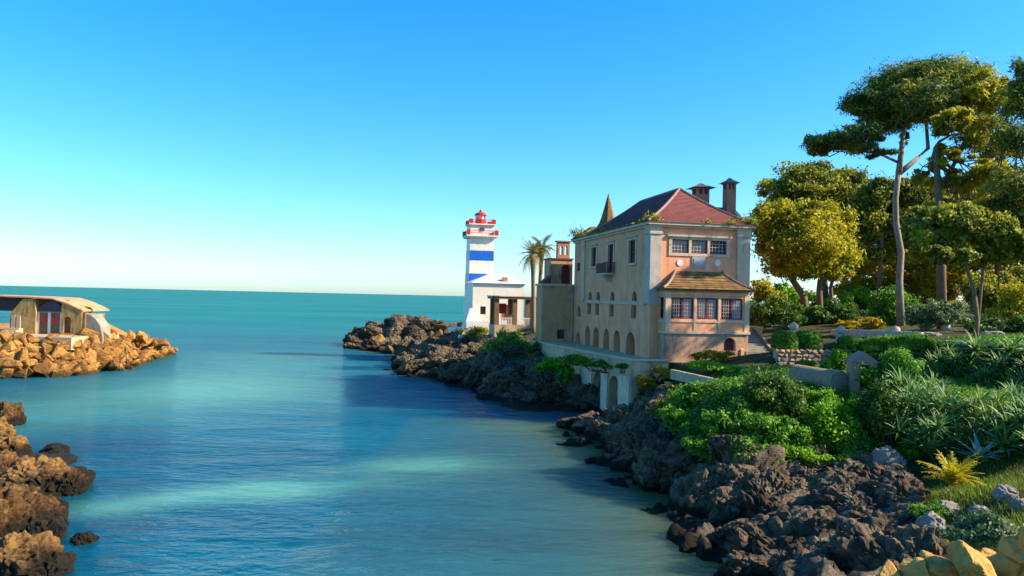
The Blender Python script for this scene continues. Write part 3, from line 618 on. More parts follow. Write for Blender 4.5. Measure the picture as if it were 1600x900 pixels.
    slab(mpB, 0.62, 8.05, 2.1, 2.3, -0.12, 1.38).build('moulding', M['stone_w'], bay)
    slab(mpB, 0.66, 8.0, 3.0, 3.12, -0.06, 1.36).build('sill_band', M['stone_w'], bay)
    slab(mpB, 0.66, 8.0, 5.2, 5.32, -0.06, 1.36).build('lintel_band', M['stone_w'], bay)
    for a in (0.72, 3.15, 5.25, 7.55):
        slab(mpB, a, a + (0.42 if a in (0.72, 7.55) else 0.2), 2.303, 5.197, -0.045, 0.1).build('pier', M['stone_w'], bay)
    for k, o in enumerate(bw):
        a, b_, c_, d = o[:4]
        r = slab(mpB, a - 0.02, b_ + 0.02, c_ - 0.02, d + 0.02, 0.2, 0.23).build('window', M['glass'], bay)
        f = MB(); mid = (a + b_) / 2
        for u0, u1 in ((a, a + 0.1), (b_ - 0.1, b_), (mid - 0.07, mid + 0.07)): slab(mpB, u0, u1, c_ + 0.1, d - 0.1, 0.05, 0.13, f)
        slab(mpB, a, b_, c_, c_ + 0.1, 0.05, 0.13, f); slab(mpB, a, b_, d - 0.1, d, 0.05, 0.13, f)
        f.build('frame', M['maroon'], r)
        for half in (0, 1):
            u0, u1 = (a + 0.1, mid - 0.07) if half == 0 else (mid + 0.07, b_ - 0.1)
            if half == 1 or k == 1: slab(mpB, u0, u1, c_ + 0.1, d - 0.1, 0.14, 0.17).build('curtain', M['curtain'], r)
            mu = MB()
            for q in range(1, 4): slab(mpB, u0 + (u1 - u0) * q / 4 - 0.018, u0 + (u1 - u0) * q / 4 + 0.018, c_ + 0.1, d - 0.1, 0.09, 0.125, mu)
            for q in range(1, 6): slab(mpB, u0, u1, c_ + (d - c_) * q / 6 - 0.018, c_ + (d - c_) * q / 6 + 0.018, 0.085, 0.12, mu)
            mu.build('muntin', M['muntin'], r)
    r = slab(mpS, -1.07, -0.33, 3.25, 4.99, 0.2, 0.23).build('window', M['glass'], bay)
    f = MB()
    for u in (-1.05, -0.43): slab(mpS, u, u + 0.08, 3.27, 4.97, 0.06, 0.14, f)
    for z in (3.27, 4.07, 4.89): slab(mpS, -0.967, -0.433, z, z + 0.08, 0.06, 0.14, f)
    f.build('frame', M['maroon'], r)
    mb = MB(); n = 7; prev = None
    for k in range(n):
        g = lambda t: (0.35 + (2.15 - 0.35) * t ** 0.9, 8.25 + (6.2 - 8.25) * t ** 0.9, by0 - 0.45 + (-(by0 - 0.45)) * t, 5.68 + 1.45 * (t * 0.55 + 0.45 * t * t))
        a = g(k / n); b2 = g((k + 1) / n); zz = 0.04 if k else 0
        mb.frustum(a[0], a[1], a[2], -0.003, a[3] + zz, b2[0], b2[1], b2[2], -0.002, b2[3])
    br = mb.build('roof', M['moss_tile'], bay)
    for i in (0, 1):
        MB().tube([(g(t)[i], g(t)[2], g(t)[3] + 0.06) for t in np.linspace(0, 1, 6)], 0.10, 6).build('ridge_cap', M['ridge'], br)
    slab(mpB, 0.5, 8.12, 5.5, 5.67, -0.22, 1.36).build('eave_board', M['brown'], bay)
    # weeds along the eaves
    rng = np.random.default_rng(4); P = []
    for (x, y, z, r, n) in [(0, 0.2, 11.15, 0.45, 260), (0.3, -0.2, 11.2, 0.4, 160), (0, 18.6, 11.2, 0.6, 300), (0, 20.4, 11.3, 0.8, 500), (8.8, -0.2, 11.2, 0.5, 300), (8.6, 0.4, 11.3, 0.6, 250), (6.8, -0.4, 11.1, 0.35, 130), (4.9, -0.45, 11.08, 0.3, 70), (0, 12, 11.08, 0.3, 90), (0, 15, 11.1, 0.35, 130)]:
        q = rng.normal(size=(n, 3)) * [r * 0.6, r * 0.7, r * 0.55]; q[:, 2] = np.abs(q[:, 2]); q[:, 0] -= 0.1; P.append(q + [x, y, z])
    for k in range(420): P.append(np.array([[rng.uniform(-0.5, -0.3), rng.uniform(0, 21), 11.06 + abs(rng.normal()) * 0.06]]))
    P = np.concatenate(P); V, F = leaf_quads(rng, P, np.full(len(P), 0.2), 0.4, None, 0.2)
    tag(link('eave_weeds', np_mesh('eave_weeds', V, F, Lf['olive'], False, rng.uniform(0.1, 1, len(F))), h), None, None, None, 'stuff')
    return h
house = mansion()

def annex():
    a = empty('annex', HC, TH, 'brown plaster annex with arched bell turret between the mansion and the pergola', 'building')
    w = MB(); x0, x1, y0, y1, z0, z1 = -3.5, 0.6, 21.66, 24.4, -0.4, 6.1
    mpA = lambda u, z, d: (u, y0 + d, z)
    facade(w, mpA, x0, x1, z0, z1, [(-1.75, -0.95, 0.3, 1.3, False)], 0.3)
    w.add([(x0, y0, z0), (x0, y1, z0), (x0, y1, z1), (x0, y0, z1), (x1, y0, z0), (x1, y1, z0), (x1, y1, z1), (x1, y0, z1)], [(0, 1, 2, 3), (4, 5, 6, 7), (1, 5, 6, 2), (3, 2, 6, 7)])
    w.build('wall', M['annex'], a)
    slab(mpA, -1.78, -0.92, 0.28, 1.32, 0.28, 0.32).build('window', M['glass'], a)
    MB().box(x0 - 0.15, x1, y0 - 0.15, y0 + 0.3, z1 - 0.1, z1 + 0.12).box(x0 - 0.15, x0 + 0.3, y0 + 0.303, y1, z1 - 0.1, z1 + 0.12).build('coping', M['stone_w'], a)
    MB().box(-0.75, -0.1, y0 - 0.14, y0 - 0.003, z0, z1 - 0.12).build('pilaster', M['plaster_low'], a)
    t = MB(); mpT = lambda u, z, d: (u, 23.2 + d, z)
    facade(t, mpT, -2.25, 0.25, 6.08, 8.95, [(-1.0, 0.02, 6.3, 8.4, True)], 0.4)
    t.add([(-2.25, 23.2, 6.08), (-2.25, 26, 6.08), (-2.25, 26, 8.95), (-2.25, 23.2, 8.95), (0.25, 23.2, 6.08), (0.25, 26, 6.08), (0.25, 26, 8.95), (0.25, 23.2, 8.95)], [(0, 1, 2, 3), (4, 5, 6, 7), (1, 5, 6, 2), (3, 2, 6, 7)])
    tw = t.build('bell_tower', M['annex'], a)
    arch_plate(mpT, (-1.0, 0.02, 6.3, 8.4, True), 0.38).build('arched_door', M['maroon'], tw)
    MB().box(-2.35, 0.35, 23.1, 26.1, 8.953, 9.1).build('coping', M['tile'], tw)
    b = MB(); mpC = lambda u, z, d: (u, 23.4 + d, z)
    facade(b, mpC, -1.45, -0.05, 9.1, 10.9, [(-1.2, -0.85, 9.5, 10.5, True, 0.6), (-0.65, -0.3, 9.5, 10.5, True, 0.6)], 0.6)
    b.add([(-1.45, 23.4, 9.1), (-1.45, 24, 9.1), (-1.45, 24, 10.9), (-1.45, 23.4, 10.9), (-0.05, 23.4, 9.1), (-0.05, 24, 9.1), (-0.05, 24, 10.9), (-0.05, 23.4, 10.9)], [(0, 1, 2, 3), (4, 5, 6, 7), (3, 2, 6, 7)])
    b.build('bellcote', M['salmon'], tw)
    MB().box(-1.6, 0.1, 23.3, 24.1, 10.903, 11.05).build('bellcote_cap', M['ridge'], tw)
    MB().prism([(-3.5, 6.13), (-2.28, 6.13), (-2.28, 7.2)], 'y', 22.8, 24.4).build('lean_to_roof', M['tile'], a)
annex()

def terrace():
    t = empty('sea_terrace', HC, TH, 'cream rendered terrace wall with tall open arches under the mansion', 'retaining wall')
    A, B = Vector((-2.45, -2.6)), Vector((-4.5, 22.3)); L = (B - A).length; d = (B - A) / L; n = Vector((d.y, -d.x))   # n points inland
    mp = lambda u, z, q: (A.x + d.x * u + n.x * q * -1 * -1, A.y + d.y * u + n.y * q, z)
    w = MB()
    ops = [(2.2, 4.2, -5.0, -1.45, True, 0.8), (5.6, 7.5, -5.0, -1.45, True, 0.8)]
    facade(w, mp, 0, L, -5.6, -0.02, ops, 1.2)
    e = 2.0
    w.add([(A.x, A.y, -5.6), (0.72, A.y + 0.35, -5.6), (0.72, A.y + 0.35, -0.02), (A.x, A.y, -0.02)], [(0, 1, 2, 3)])
    w.add([(A.x, A.y, -0.02), (0.72, A.y + 0.35, -0.02), (0.72, B.y, -0.02), (B.x, B.y, -0.02)], [(0, 1, 2, 3)])
    w.build('wall', M['terrace'], t)
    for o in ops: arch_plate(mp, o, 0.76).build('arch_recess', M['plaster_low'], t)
    c = MB(); c.add([mp(u, z, q) for z in (-0.017, 0.13) for q in (-0.12, 0.35) for u in (-0.1, L)], [(0, 2, 3, 1), (4, 5, 7, 6), (0, 1, 5, 4), (1, 3, 7, 5), (3, 2, 6, 7), (2, 0, 4, 6)])
    c.build('coping', M['stone_w'], t)
    MB().box(A.x + 0.36, 0.72, A.y + 0.02, A.y + 0.5, -0.017, 0.126).build('coping', M['stone_w'], t)
    for u, wd in ((0.12, 2.0), (4.26, 1.28), (7.56, 2.2)):
        p = MB(); p.add([mp(uu, z, q) for z in (-5.5, -1.25) for q in (-0.16, 0.1) for uu in (u, u + wd)], [(0, 2, 3, 1), (4, 5, 7, 6), (0, 1, 5, 4), (1, 3, 7, 5), (3, 2, 6, 7), (2, 0, 4, 6)])
        p.build('buttress', M['whitewash'], t)
terrace()

def pergola():
    b = W(803, 508, 98); p = empty('pergola', b, TH, 'open pergola with dark posts and flat beam roof before the white building', 'pergola')
    for x in (-2.3, 0.05, 2.4):
        MB().box(x - 0.28, x + 0.28, -0.28, 0.28, -1.5, 3.3).build('post', M['brown'], p)
        MB().box(x - 0.28, x + 0.28, 2.6, 3.1, -1.5, 3.3).build('post', M['brown'], p)
    MB().box(-2.9, 3.2, -0.5, 3.4, 3.303, 3.6).build('roof_slab', M['brown'], p)
    MB().box(-3.0, 3.3, -0.6, 3.5, 3.603, 3.72).build('coping', M['stone_w'], p)
    MB().box(-2.6, 2.7, -0.5, 3.4, -1.5, 0.0).build('floor', M['terrace'], p)
    r = MB().box(-2.0, 2.1, -0.25, -0.19, 0.86, 0.94).box(-2.0, 2.1, -0.25, -0.19, 0.06, 0.12).build('railing', M['white'], p)
    bar = MB().box(-0.03, 0.03, -0.03, 0.03, 0.12, 0.86).mesh('baluster', M['white'])
    for k in range(21): link('baluster', bar, r, (-1.97 + 4.04 * k / 20, -0.22, 0))
    c = W(785, 482, 99.2)
    s = empty('lifebuoy_panel', c, TH, 'bright red round lifebuoy panel seen under the pergola roof', 'lifebuoy')
    MB().box(-0.5, 0.5, 0, 0.06, -0.65, 0.65).build('board', M['red'], s, None, False, 0.02)
    MB().box(-0.04, 0.04, 0.0, 0.08, -2.2, -0.66).build('post', M['iron'], s)
pergola()

def keeper_house():
    b = W(785, 505, 108); k = empty('lighthouse_cottage', b, TH, 'low white cottage with pale hipped roof in front of the lighthouse', 'building')
    zt = 11.4 - b[2]; w = MB()
    mp = lambda u, z, d: (u, d, z); x0, x1 = -4.3, 3.0
    facade(w, mp, x0, x1, -1.5, zt, [(-0.3, 0.8, 0.4, 2.6, False), (-3.2, -2.4, 1.2, 2.3, False)], 0.25)
    w.add([(x0, 0, -1.5), (x0, 6, -1.5), (x0, 6, zt), (x0, 0, zt), (x1, 0, -1.5), (x1, 6, -1.5), (x1, 6, zt), (x1, 0, zt)], [(0, 1, 2, 3), (4, 5, 6, 7), (1, 5, 6, 2)])
    w.build('wall', M['cream_tile'], k)
    slab(mp, -0.32, 0.82, 0.38, 2.62, 0.22, 0.27).build('door', M['salmon'], k)
    slab(mp, -3.22, -2.38, 1.18, 2.32, 0.2, 0.24).build('window', M['glass'], k)
    MB().frustum(x0 - 0.3, x1 + 0.3, -0.3, 6.3, zt, x0 + 3.0, x1 - 2.2, 2.8, 3.2, zt + 1.45).build('roof', M['white'], k)
    MB().box(x0 - 0.2, x1 + 0.2, -0.2, 0.1, zt - 0.16, zt - 0.003).build('eave', M['cream_tile'], k)
    MB().box(-0.05, 0.65, 0.15, 0.8, zt + 0.05, zt + 0.9).build('chimney', M['salmon'], k)
    MB().box(-5.6, 2.6, -3.2, -2.9, -1.5, 0.35).build('plinth_wall', M['white'], k)
    MB().frustum(-6.5, -3.6, -3.6, -0.4, -2.6, -5.0, -4.35, -2.2, -0.6, 2.0).build('sloping_buttress', M['white'], k)
keeper_house()

def lighthouse():
    b = W(747, 512, 115); L = empty('lighthouse', b, TH, 'square white and blue banded lighthouse with red lantern on the point', 'lighthouse')
    Z = lambda py: W(747, py, 115)[2] - b[2]
    hw = lambda z: 1.95 - 0.20 * min(1, max(0, z / 13.5))
    def seg(name, za, zb, m, g=0.0):
        a, c = hw(za) + g, hw(zb) + g
        return MB().frustum(-a, a, -a, a, za, -c, c, -c, c, zb).build(name, m, L)
    e = 0.001
    seg('tower', -2.0, Z(427) , M['cream_tile']); 
    seg('blue_band', Z(452), Z(428), M['blue'], 0.012)
    seg('tower_middle', Z(427) + e, Z(353), M['cream_tile']); seg('blue_band', Z(408), Z(388), M['blue'], 0.012)
    g = MB().box(-2.35, 2.35, -2.35, 2.35, Z(371), Z(369)).box(-2.2, 2.2, -2.2, 2.2, Z(373), Z(371) - e).build('gallery', M['cream_tile'], L)
    for sx in (-1, 1):
        for sy in (-1, 1):
            MB().box(sx * 2.1 - 0.25, sx * 2.1 + 0.25, sy * 2.1 - 0.25, sy * 2.1 + 0.25, Z(369) + e, Z(361)).build('corner_post', M['red'], g)
    rl = MB()
    for s in (-1, 1):
        for z in (Z(366), Z(362.5)):
            rl.box(-1.85, 1.85, s * 2.2 - 0.04, s * 2.2 + 0.04, z, z + 0.08); rl.box(s * 2.2 - 0.04, s * 2.2 + 0.04, -1.85, 1.85, z + 0.002, z + 0.082)
    rl.build('railing', M['red'], g)
    g2 = MB().box(-2.0, 2.0, -2.0, 2.0, Z(353), Z(351.3)).build('upper_gallery', M['cream_tile'], L)
    for sx in (-1, 1):
        for sy in (-1, 1):
            MB().box(sx * 1.7 - 0.28, sx * 1.7 + 0.28, sy * 1.7 - 0.28, sy * 1.7 + 0.28, Z(351.3) + e, Z(344)).build('corner_post', M['red'], g2)
    rl = MB()
    for s in (-1, 1):
        for z in (Z(348.5), Z(345.5)):
            rl.box(-1.42, 1.42, s * 1.8 - 0.035, s * 1.8 + 0.035, z, z + 0.07); rl.box(s * 1.8 - 0.035, s * 1.8 + 0.035, -1.42, 1.42, z + 0.002, z + 0.072)
    rl.build('railing', M['red'], g2)
    MB().box(-0.3, 0.3, -hw(11) - 0.08, -hw(11) + 0.05, Z(362), Z(357)).build('slit_window', M['glass'], L)
    MB().lathe([(0.82, Z(351.3) + e), (0.82, Z(343))], 0, 0, 12).build('lantern_base', M['red'], L)
    ln = MB().lathe([(0.7, Z(343) + e), (0.7, Z(336.5))], 0, 0, 12).build('lantern', M['lantern'], L)
    for k in range(8):
        a = 2 * math.pi * k / 8; MB().box(0.72 * math.cos(a) - 0.05, 0.72 * math.cos(a) + 0.05, 0.72 * math.sin(a) - 0.05, 0.72 * math.sin(a) + 0.05, Z(343), Z(336.5)).build('bar', M['red'], ln)
    MB().lathe([(1.0, Z(336.5) + e), (0.9, Z(335)), (0.6, Z(332.5)), (0.25, Z(331)), (0.2, Z(329.8)), (0.22, Z(329)), (0.05, Z(327))], 0, 0, 14).build('dome', M['red'], L, None, True)
    MB().box(-4.0, 5.0, -3.4, 3.0, -2.6, -0.05).build('platform', M['white'], L)
lighthouse()

# ------------------------------------------------------------------ plants: builders
def crown_mesh(name, mat, blobs, n, size, seed, base, clumps=26, aspect=0.55, shell=0.5, flat=1.0, clump_r=0.34, contrast=0.35, up=0.3):
    """leaf-sized faces in clumps through the volume of the crown; blobs: (x, y, z, rx, ry, rz)"""
    rng = np.random.default_rng(seed); B = np.array(blobs, float)
    wgt = (B[:, 3] * B[:, 5]) ** 1.0; wgt /= wgt.sum(); pts, tint, nr = [], [], []
    for b, w in zip(B, wgt):
        k = max(5, int(clumps * w * len(B) ** 0.5 * 1.2)); m = int(n * w / k) + 1
        d = rng.normal(size=(k, 3)); d /= np.linalg.norm(d, axis=1)[:, None]
        c = b[:3] + d * (shell + (1 - shell) * rng.random((k, 1)) ** 0.5) * b[3:6] * rng.uniform(0.66, 1.02, (k, 1))
        cr = clump_r * rng.uniform(0.4, 1.35, k); ct = rng.uniform(-contrast, contrast, k)
        for i in range(k):
            q = rng.normal(size=(m, 3)); q /= np.linalg.norm(q, axis=1)[:, None]; rr = rng.random((m, 1)) ** 0.5 * rng.choice([1, 1, 1, 1, 1.35], (m, 1))
            q2 = q * rr * cr[i] * np.array([b[3], b[4], b[5] * flat])
            pts.append(c[i] + q2); nr.append(q + [0, 0, up]); tint.append(np.clip(0.5 + ct[i] + rng.normal(size=m) * 0.16, 0, 1))
    P = np.concatenate(pts); T = np.concatenate(tint); N = np.concatenate(nr)
    V, F = leaf_quads(rng, P, np.full(len(P), size), aspect, N)
    return np_mesh(name, V - np.array(base), F, mat, False, T)
def blob_px(bl, D):
    out = []
    for b in bl:
        px, py, rx, ry = b[:4]; dd = b[4] if len(b) > 4 else 0
        c = W(px, py, D + dd); s = (D + dd) / FPX; out.append((*c, rx * s, rx * s * (b[5] if len(b) > 5 else 0.9), ry * s))
    return out
def bent(a, b, k, seed, amp=0.06):
    rng = np.random.default_rng(seed); a = np.array(a); b = np.array(b); L = np.linalg.norm(b - a); t = np.linspace(0, 1, k)
    off = rng.normal(size=(k, 3)) * amp * L * np.sin(np.pi * t)[:, None]
    return [tuple(a + (b - a) * u + o) for u, o in zip(t, off)]
def tree(name, label, leafmat, barkmat, D, base_px, trunks, blobs, n, size, seed, group=None, limbs=True, **kw):
    """trunks: lists of (px, py, dD, radius)"""
    B = blob_px(blobs, D); base = W(base_px[0], base_px[1], D); gz = land(base[0], base[1])[0]; base = np.array([base[0], base[1], gz - 0.1])
    t = empty(name, base, 0, label, 'tree', group); mb = MB(); tips = []
    for tr in trunks:
        pts = [W(p[0], p[1], D + p[2]) - base for p in tr]
        if tr[0][1] > 470: pts[0] = np.array([pts[0][0], pts[0][1], land(*(pts[0] + base)[:2])[0] - base[2] - 0.3])
        mb.tube(pts, [p[3] for p in tr], 9); tips.append((pts[-1], tr[-1][3]))
    if limbs:
        for i, b in enumerate(B):
            c = np.array(b[:3]) - base; tip, r = min(tips, key=lambda q: np.linalg.norm(np.array(q[0]) - c))
            pts = bent(tip, c, 5, seed + i); mb.tube(pts, list(np.linspace(max(r * 0.75, 0.06), 0.04, 5)), 6)
            rng = np.random.default_rng(seed * 7 + i)
            for k in range(4):
                e = c + rng.normal(size=3) * np.array(b[3:6]) * 0.5; mb.tube(bent(pts[2 + k % 2], e, 4, seed + 50 + i * 5 + k, 0.1), [max(r * 0.3, 0.05), 0.05, 0.035, 0.02], 5)
    mb.build('trunk', barkmat, t, None, True)
    link('crown', crown_mesh('crown', leafmat, B, n, size, seed, base, **kw), t)
    return t
def shrub(label, leafmat, D, bl, n, size, seed, group=None, name='shrub', stem=True, cat='shrub', **kw):
    if D < 55 and D > 30 and bl[0][1] > 560:
        m = max(bl, key=lambda q: q[1] + q[3]); g = ground_D(m[0], m[1] + m[3] * 0.8)
        if g: D = g + m[2] * g / FPX * 0.45
    B = blob_px(bl, D); b0 = min(B, key=lambda q: q[2]); base = np.array([b0[0], b0[1], b0[2] - b0[5] * 0.95])
    t = empty(name, base, 0, label, cat, group)
    if stem:
        mb = MB()
        for i, b in enumerate(B):
            for k in range(3):
                e = np.array(b[:3]) - base + np.random.default_rng(seed + i * 3 + k).normal(size=3) * np.array(b[3:6]) * 0.35
                mb.tube(bent((0.1 * k, 0.05 * k, -0.3), e, 4, seed + k + i), [0.07, 0.055, 0.04, 0.02], 5)
        mb.build('stem', M['bark'], t, None, True)
    link('foliage', crown_mesh('foliage', leafmat, B, n, size, seed, base, **kw), t)
    return t

# ------------------------------------------------------------------ trees
PINE = dict(aspect=0.22, shell=0.25, flat=0.8, clump_r=0.48, contrast=0.30, up=0.9)
tree('umbrella_pine', 'tall umbrella pine with leaning flat crown and bare forked trunk', Lf['pine'], M['pale_bark'], 68, (1406, 480),
     [[(1408, 485, 0, 0.36), (1405, 440, 0, 0.30), (1408, 395, 0, 0.27), (1400, 350, 0.3, 0.26), (1399, 310, 0.2, 0.25), (1404, 270, 0, 0.24)], [(1404, 272, 0, 0.28), (1408, 240, 0, 0.24), (1412, 205, 0, 0.18)], [(1404, 272, 0, 0.26), (1428, 252, 1, 0.22), (1450, 232, 2, 0.18), (1447, 190, 2, 0.14)], [(1406, 255, 0, 0.13), (1380, 243, 0, 0.10), (1350, 236, 0, 0.07)]],
     [(1290, 222, 36, 20, 0), (1340, 215, 42, 22, -2), (1268, 228, 14, 18, 1), (1375, 196, 34, 18, 1), (1350, 160, 34, 26, 0), (1395, 140, 55, 36, 1), (1450, 120, 60, 32, 0), (1440, 160, 60, 36, -2), (1400, 178, 52, 26, 3), (1500, 120, 48, 28, 3), (1500, 165, 48, 34, 2), (1375, 240, 22, 9, 0), (1415, 215, 14, 12, 1)],
     80000, 0.40, 11, clumps=110, **PINE)
tree('pine_tree', 'yellow-lit pine with ragged open crown right of the umbrella pine', Lf['gold'], M['bark'], 62, (1470, 490),
     [[(1472, 490, 0, 0.4), (1470, 380, 0, 0.34), (1466, 300, 0, 0.28), (1462, 230, 0, 0.2)], [(1466, 300, 0, 0.2), (1500, 240, 1, 0.14), (1530, 170, 2, 0.08)]],
     [(1530, 140, 42, 38, 2), (1490, 195, 38, 30, -1), (1540, 210, 46, 34, 0), (1480, 240, 34, 22, 0), (1530, 265, 48, 26, -1), (1490, 290, 40, 22, 1), (1560, 155, 36, 40, 3), (1500, 325, 44, 18, 0), (1450, 270, 26, 26, 2), (1560, 240, 40, 30, 2), (1560, 300, 40, 24, 2), (1470, 330, 40, 22, 2), (1540, 340, 40, 22, 2)],
     52000, 0.36, 12, clumps=54, aspect=0.3, shell=0.3, flat=0.7, clump_r=0.34, contrast=0.4, up=0.6)
tree('dark_pine', 'dark pine cut by the frame with its tip above the other crowns', Lf['pine'], M['bark'], 56, (1620, 500),
     [[(1622, 500, 0, 0.4), (1618, 380, 0, 0.34), (1612, 250, 0, 0.26), (1604, 120, 0, 0.12)]],
     [(1600, 115, 22, 32, 0), (1590, 160, 36, 36, 1), (1610, 220, 58, 40, 0), (1590, 285, 58, 36, -1), (1620, 330, 60, 36, 0), (1560, 320, 40, 22, 1)],
     24000, 0.36, 13, clumps=44, **PINE)
tree('round_tree', 'golden round-crowned tree with leaning dark trunks beside the mansion', Lf['gold'], M['bark'], 78, (1272, 486),
     [[(1262, 490, 0, 0.42), (1255, 462, 0, 0.36), (1238, 437, 0, 0.3), (1225, 412, 0, 0.2)], [(1282, 490, 1, 0.36), (1280, 455, 1, 0.3), (1282, 425, 1, 0.2)], [(1300, 488, 2, 0.26), (1298, 450, 2, 0.2), (1306, 415, 2, 0.14)]],
     [(1205, 350, 34, 36, 0), (1250, 338, 48, 28, 0), (1298, 350, 38, 34, 0), (1215, 392, 38, 32, -1), (1262, 385, 50, 40, -3), (1308, 392, 34, 34, 0), (1240, 420, 40, 20, -1), (1300, 422, 32, 18, 1)],
     60000, 0.32, 14, clumps=70, shell=0.5, clump_r=0.42, contrast=0.25)
tree('olive_tree', 'tall olive-toned tree rising behind the golden round tree', Lf['olive'], M['bark'], 94, (1290, 480),
     [[(1290, 485, 0, 0.5), (1285, 400, 0, 0.4), (1280, 330, 0, 0.28)]],
     [(1215, 295, 32, 22, 0), (1255, 280, 40, 28, 0), (1300, 285, 42, 30, 0), (1335, 300, 30, 34, 0), (1280, 310, 70, 26, 0), (1330, 345, 30, 30, 1)],
     36000, 0.38, 15, clumps=60, shell=0.35, clump_r=0.4, contrast=0.4)
tree('sparse_tree', 'thin-leaved olive tree behind the umbrella pine trunk', Lf['olive'], M['bark'], 88, (1370, 478),
     [[(1372, 482, 0, 0.3), (1375, 420, 0, 0.25), (1378, 360, 0, 0.2)]],
     [(1370, 300, 34, 28, 0), (1420, 300, 34, 30, 1), (1370, 350, 36, 24, 0), (1425, 350, 40, 26, 0), (1360, 390, 30, 16, 0), (1440, 385, 30, 18, 0), (1400, 325, 44, 34, 2), (1450, 315, 40, 34, 3), (1345, 330, 26, 40, 1), (1350, 370, 24, 24, 1), (1395, 380, 34, 20, 2)],
     40000, 0.4, 16, clumps=70, shell=0.25, clump_r=0.36, contrast=0.45)
tree('broad_tree', 'broad sunlit tree filling the gap behind the twin trunks of the small garden tree', Lf['gold'], M['bark'], 84, (1560, 490),
     [[(1562, 492, 0, 0.4), (1560, 430, 0, 0.34), (1556, 390, 0, 0.26)]],
     [(1510, 400, 44, 26, 0), (1560, 385, 48, 34, 0), (1605, 395, 44, 34, 0), (1540, 345, 50, 30, 2), (1590, 340, 44, 30, 1), (1490, 365, 36, 24, 2)],
     30000, 0.38, 19, clumps=60, shell=0.4, clump_r=0.38, contrast=0.4)
tree('garden_tree', 'small dark spreading tree with slender twin trunks on the garden path', Lf['olive'], M['bark'], 50, (1523, 537),
     [[(1523, 540, 0, 0.17), (1527, 500, 0, 0.15), (1522, 455, 0, 0.13), (1508, 410, 0, 0.09), (1502, 385, 0, 0.06)], [(1526, 480, 0, 0.11), (1534, 440, 1, 0.09), (1538, 395, 1, 0.06)]],
     [(1450, 375, 40, 24, 0), (1500, 350, 50, 32, 0), (1550, 365, 50, 30, 0), (1480, 398, 42, 16, -2), (1540, 400, 44, 18, 1), (1590, 390, 34, 26, 0), (1440, 345, 32, 20, 2)],
     34000, 0.26, 17, clumps=70, shell=0.3, clump_r=0.3, contrast=0.3)
for i, (px, D, y0, kind, lab) in enumerate([(1365, 106, 330, 'olive', 'dense olive tree farthest back, left of the umbrella pine trunk'), (1445, 100, 320, 'gold', 'dense yellow green tree farthest back, right of the umbrella pine trunk'), (1520, 104, 300, 'olive', 'dense olive tree farthest back behind the ragged pine'), (1590, 92, 290, 'gold', 'dense yellow green tree at the picture edge behind the dark pine')]):
    tree('background_tree', lab, Lf[kind], M['bark'], D, (px, 480), [[(px, 484, 0, 0.4), (px + 3, 440, 0, 0.34), (px - 2, y0 + 70, 0, 0.25)]],
         [(px - 34, y0 + 40, 34, 30, 0), (px + 2, y0 + 10, 40, 32, 0), (px + 36, y0 + 40, 34, 32, 0), (px, y0 + 62, 46, 30, -2), (px - 20, y0 + 84, 34, 20, 1), (px + 24, y0 + 82, 34, 20, 0)],
         26000, 0.42, 230 + i, 'trees at the back of the garden', clumps=55, shell=0.35, clump_r=0.42, contrast=0.4)

# ------------------------------------------------------------------ palms
def frond_mesh(name, L, droop, mat, n=22, w=0.5, seed=0):
    rng = np.random.default_rng(seed); V, F, T = [], [], []
    def pt(t): return np.array([L * t * (1 - 0.25 * droop * t), 0, L * (0.35 * t - (0.35 + droop) * t * t)])
    for k in range(n):
        t = 0.08 + 0.92 * k / (n - 1); p = pt(t); q = pt(min(1, t + 0.02)) - pt(t - 0.02); q /= np.linalg.norm(q)
        lw = w * (math.sin(math.pi * min(1, 0.12 + 0.86 * t)) + 0.12)
        for s in (-1, 1):
            tip = p + q * lw * 0.7 + np.array([0, s * lw, -lw * 0.35]) + rng.normal(size=3) * 0.03
            b = p + q * L * 0.035; i = len(V); V += [p, b, tip + q * 0.02, tip]; F.append((i, i + 1, i + 2, i + 3)); T.append(rng.uniform(0, 1))
    for k in range(10):
        a, b = pt(k / 10), pt((k + 1) / 10); i = len(V); V += [a + [0, -0.025, 0], a + [0, 0.025, 0], b + [0, 0.02, 0], b + [0, -0.02, 0]]; F.append((i, i + 1, i + 2, i + 3)); T.append(0.8)
    return np_mesh(name, V, F, mat, False, T)
def palm(px, ptop, D, lean, nf, seed, label):
    top = W(px, ptop, D); gz = land(top[0], top[1])[0]; base = np.array([top[0] - lean, top[1], gz - 0.2]); rng = np.random.default_rng(seed)
    t = empty('palm_tree', base, 0, label, 'palm tree', 'two palms behind the annex'); H = top[2] - base[2]
    pts = [(lean * u * u, 0, H * u) for u in np.linspace(0, 1, 9)]; MB().tube(pts, [0.36, 0.31, 0.29, 0.28, 0.27, 0.26, 0.26, 0.28, 0.34], 9).build('trunk', M['palm_bark'], t, None, True)
    ms = [frond_mesh('frond', 2.3, dr, Lf['palm'], 22, 0.42, seed + k) for k, dr in enumerate((0.1, 0.35, 0.7))]
    for k in range(nf):
        el = rng.uniform(-0.5, 1.15); o = link('frond', ms[0 if el > 0.6 else (1 if el > 0 else 2)], t, (lean, 0, H))
        o.rotation_euler = (rng.uniform(-0.2, 0.2), -el, k * 2.399 + rng.uniform(-0.2, 0.2)); s = rng.uniform(0.85, 1.15); o.scale = (s, s, s)
palm(832, 398, 94, -0.3, 26, 3, 'shorter palm tree nearer the lighthouse with slim trunk')
palm(847, 388, 96, 0.2, 28, 8, 'taller palm tree nearer the mansion with thicker crown')

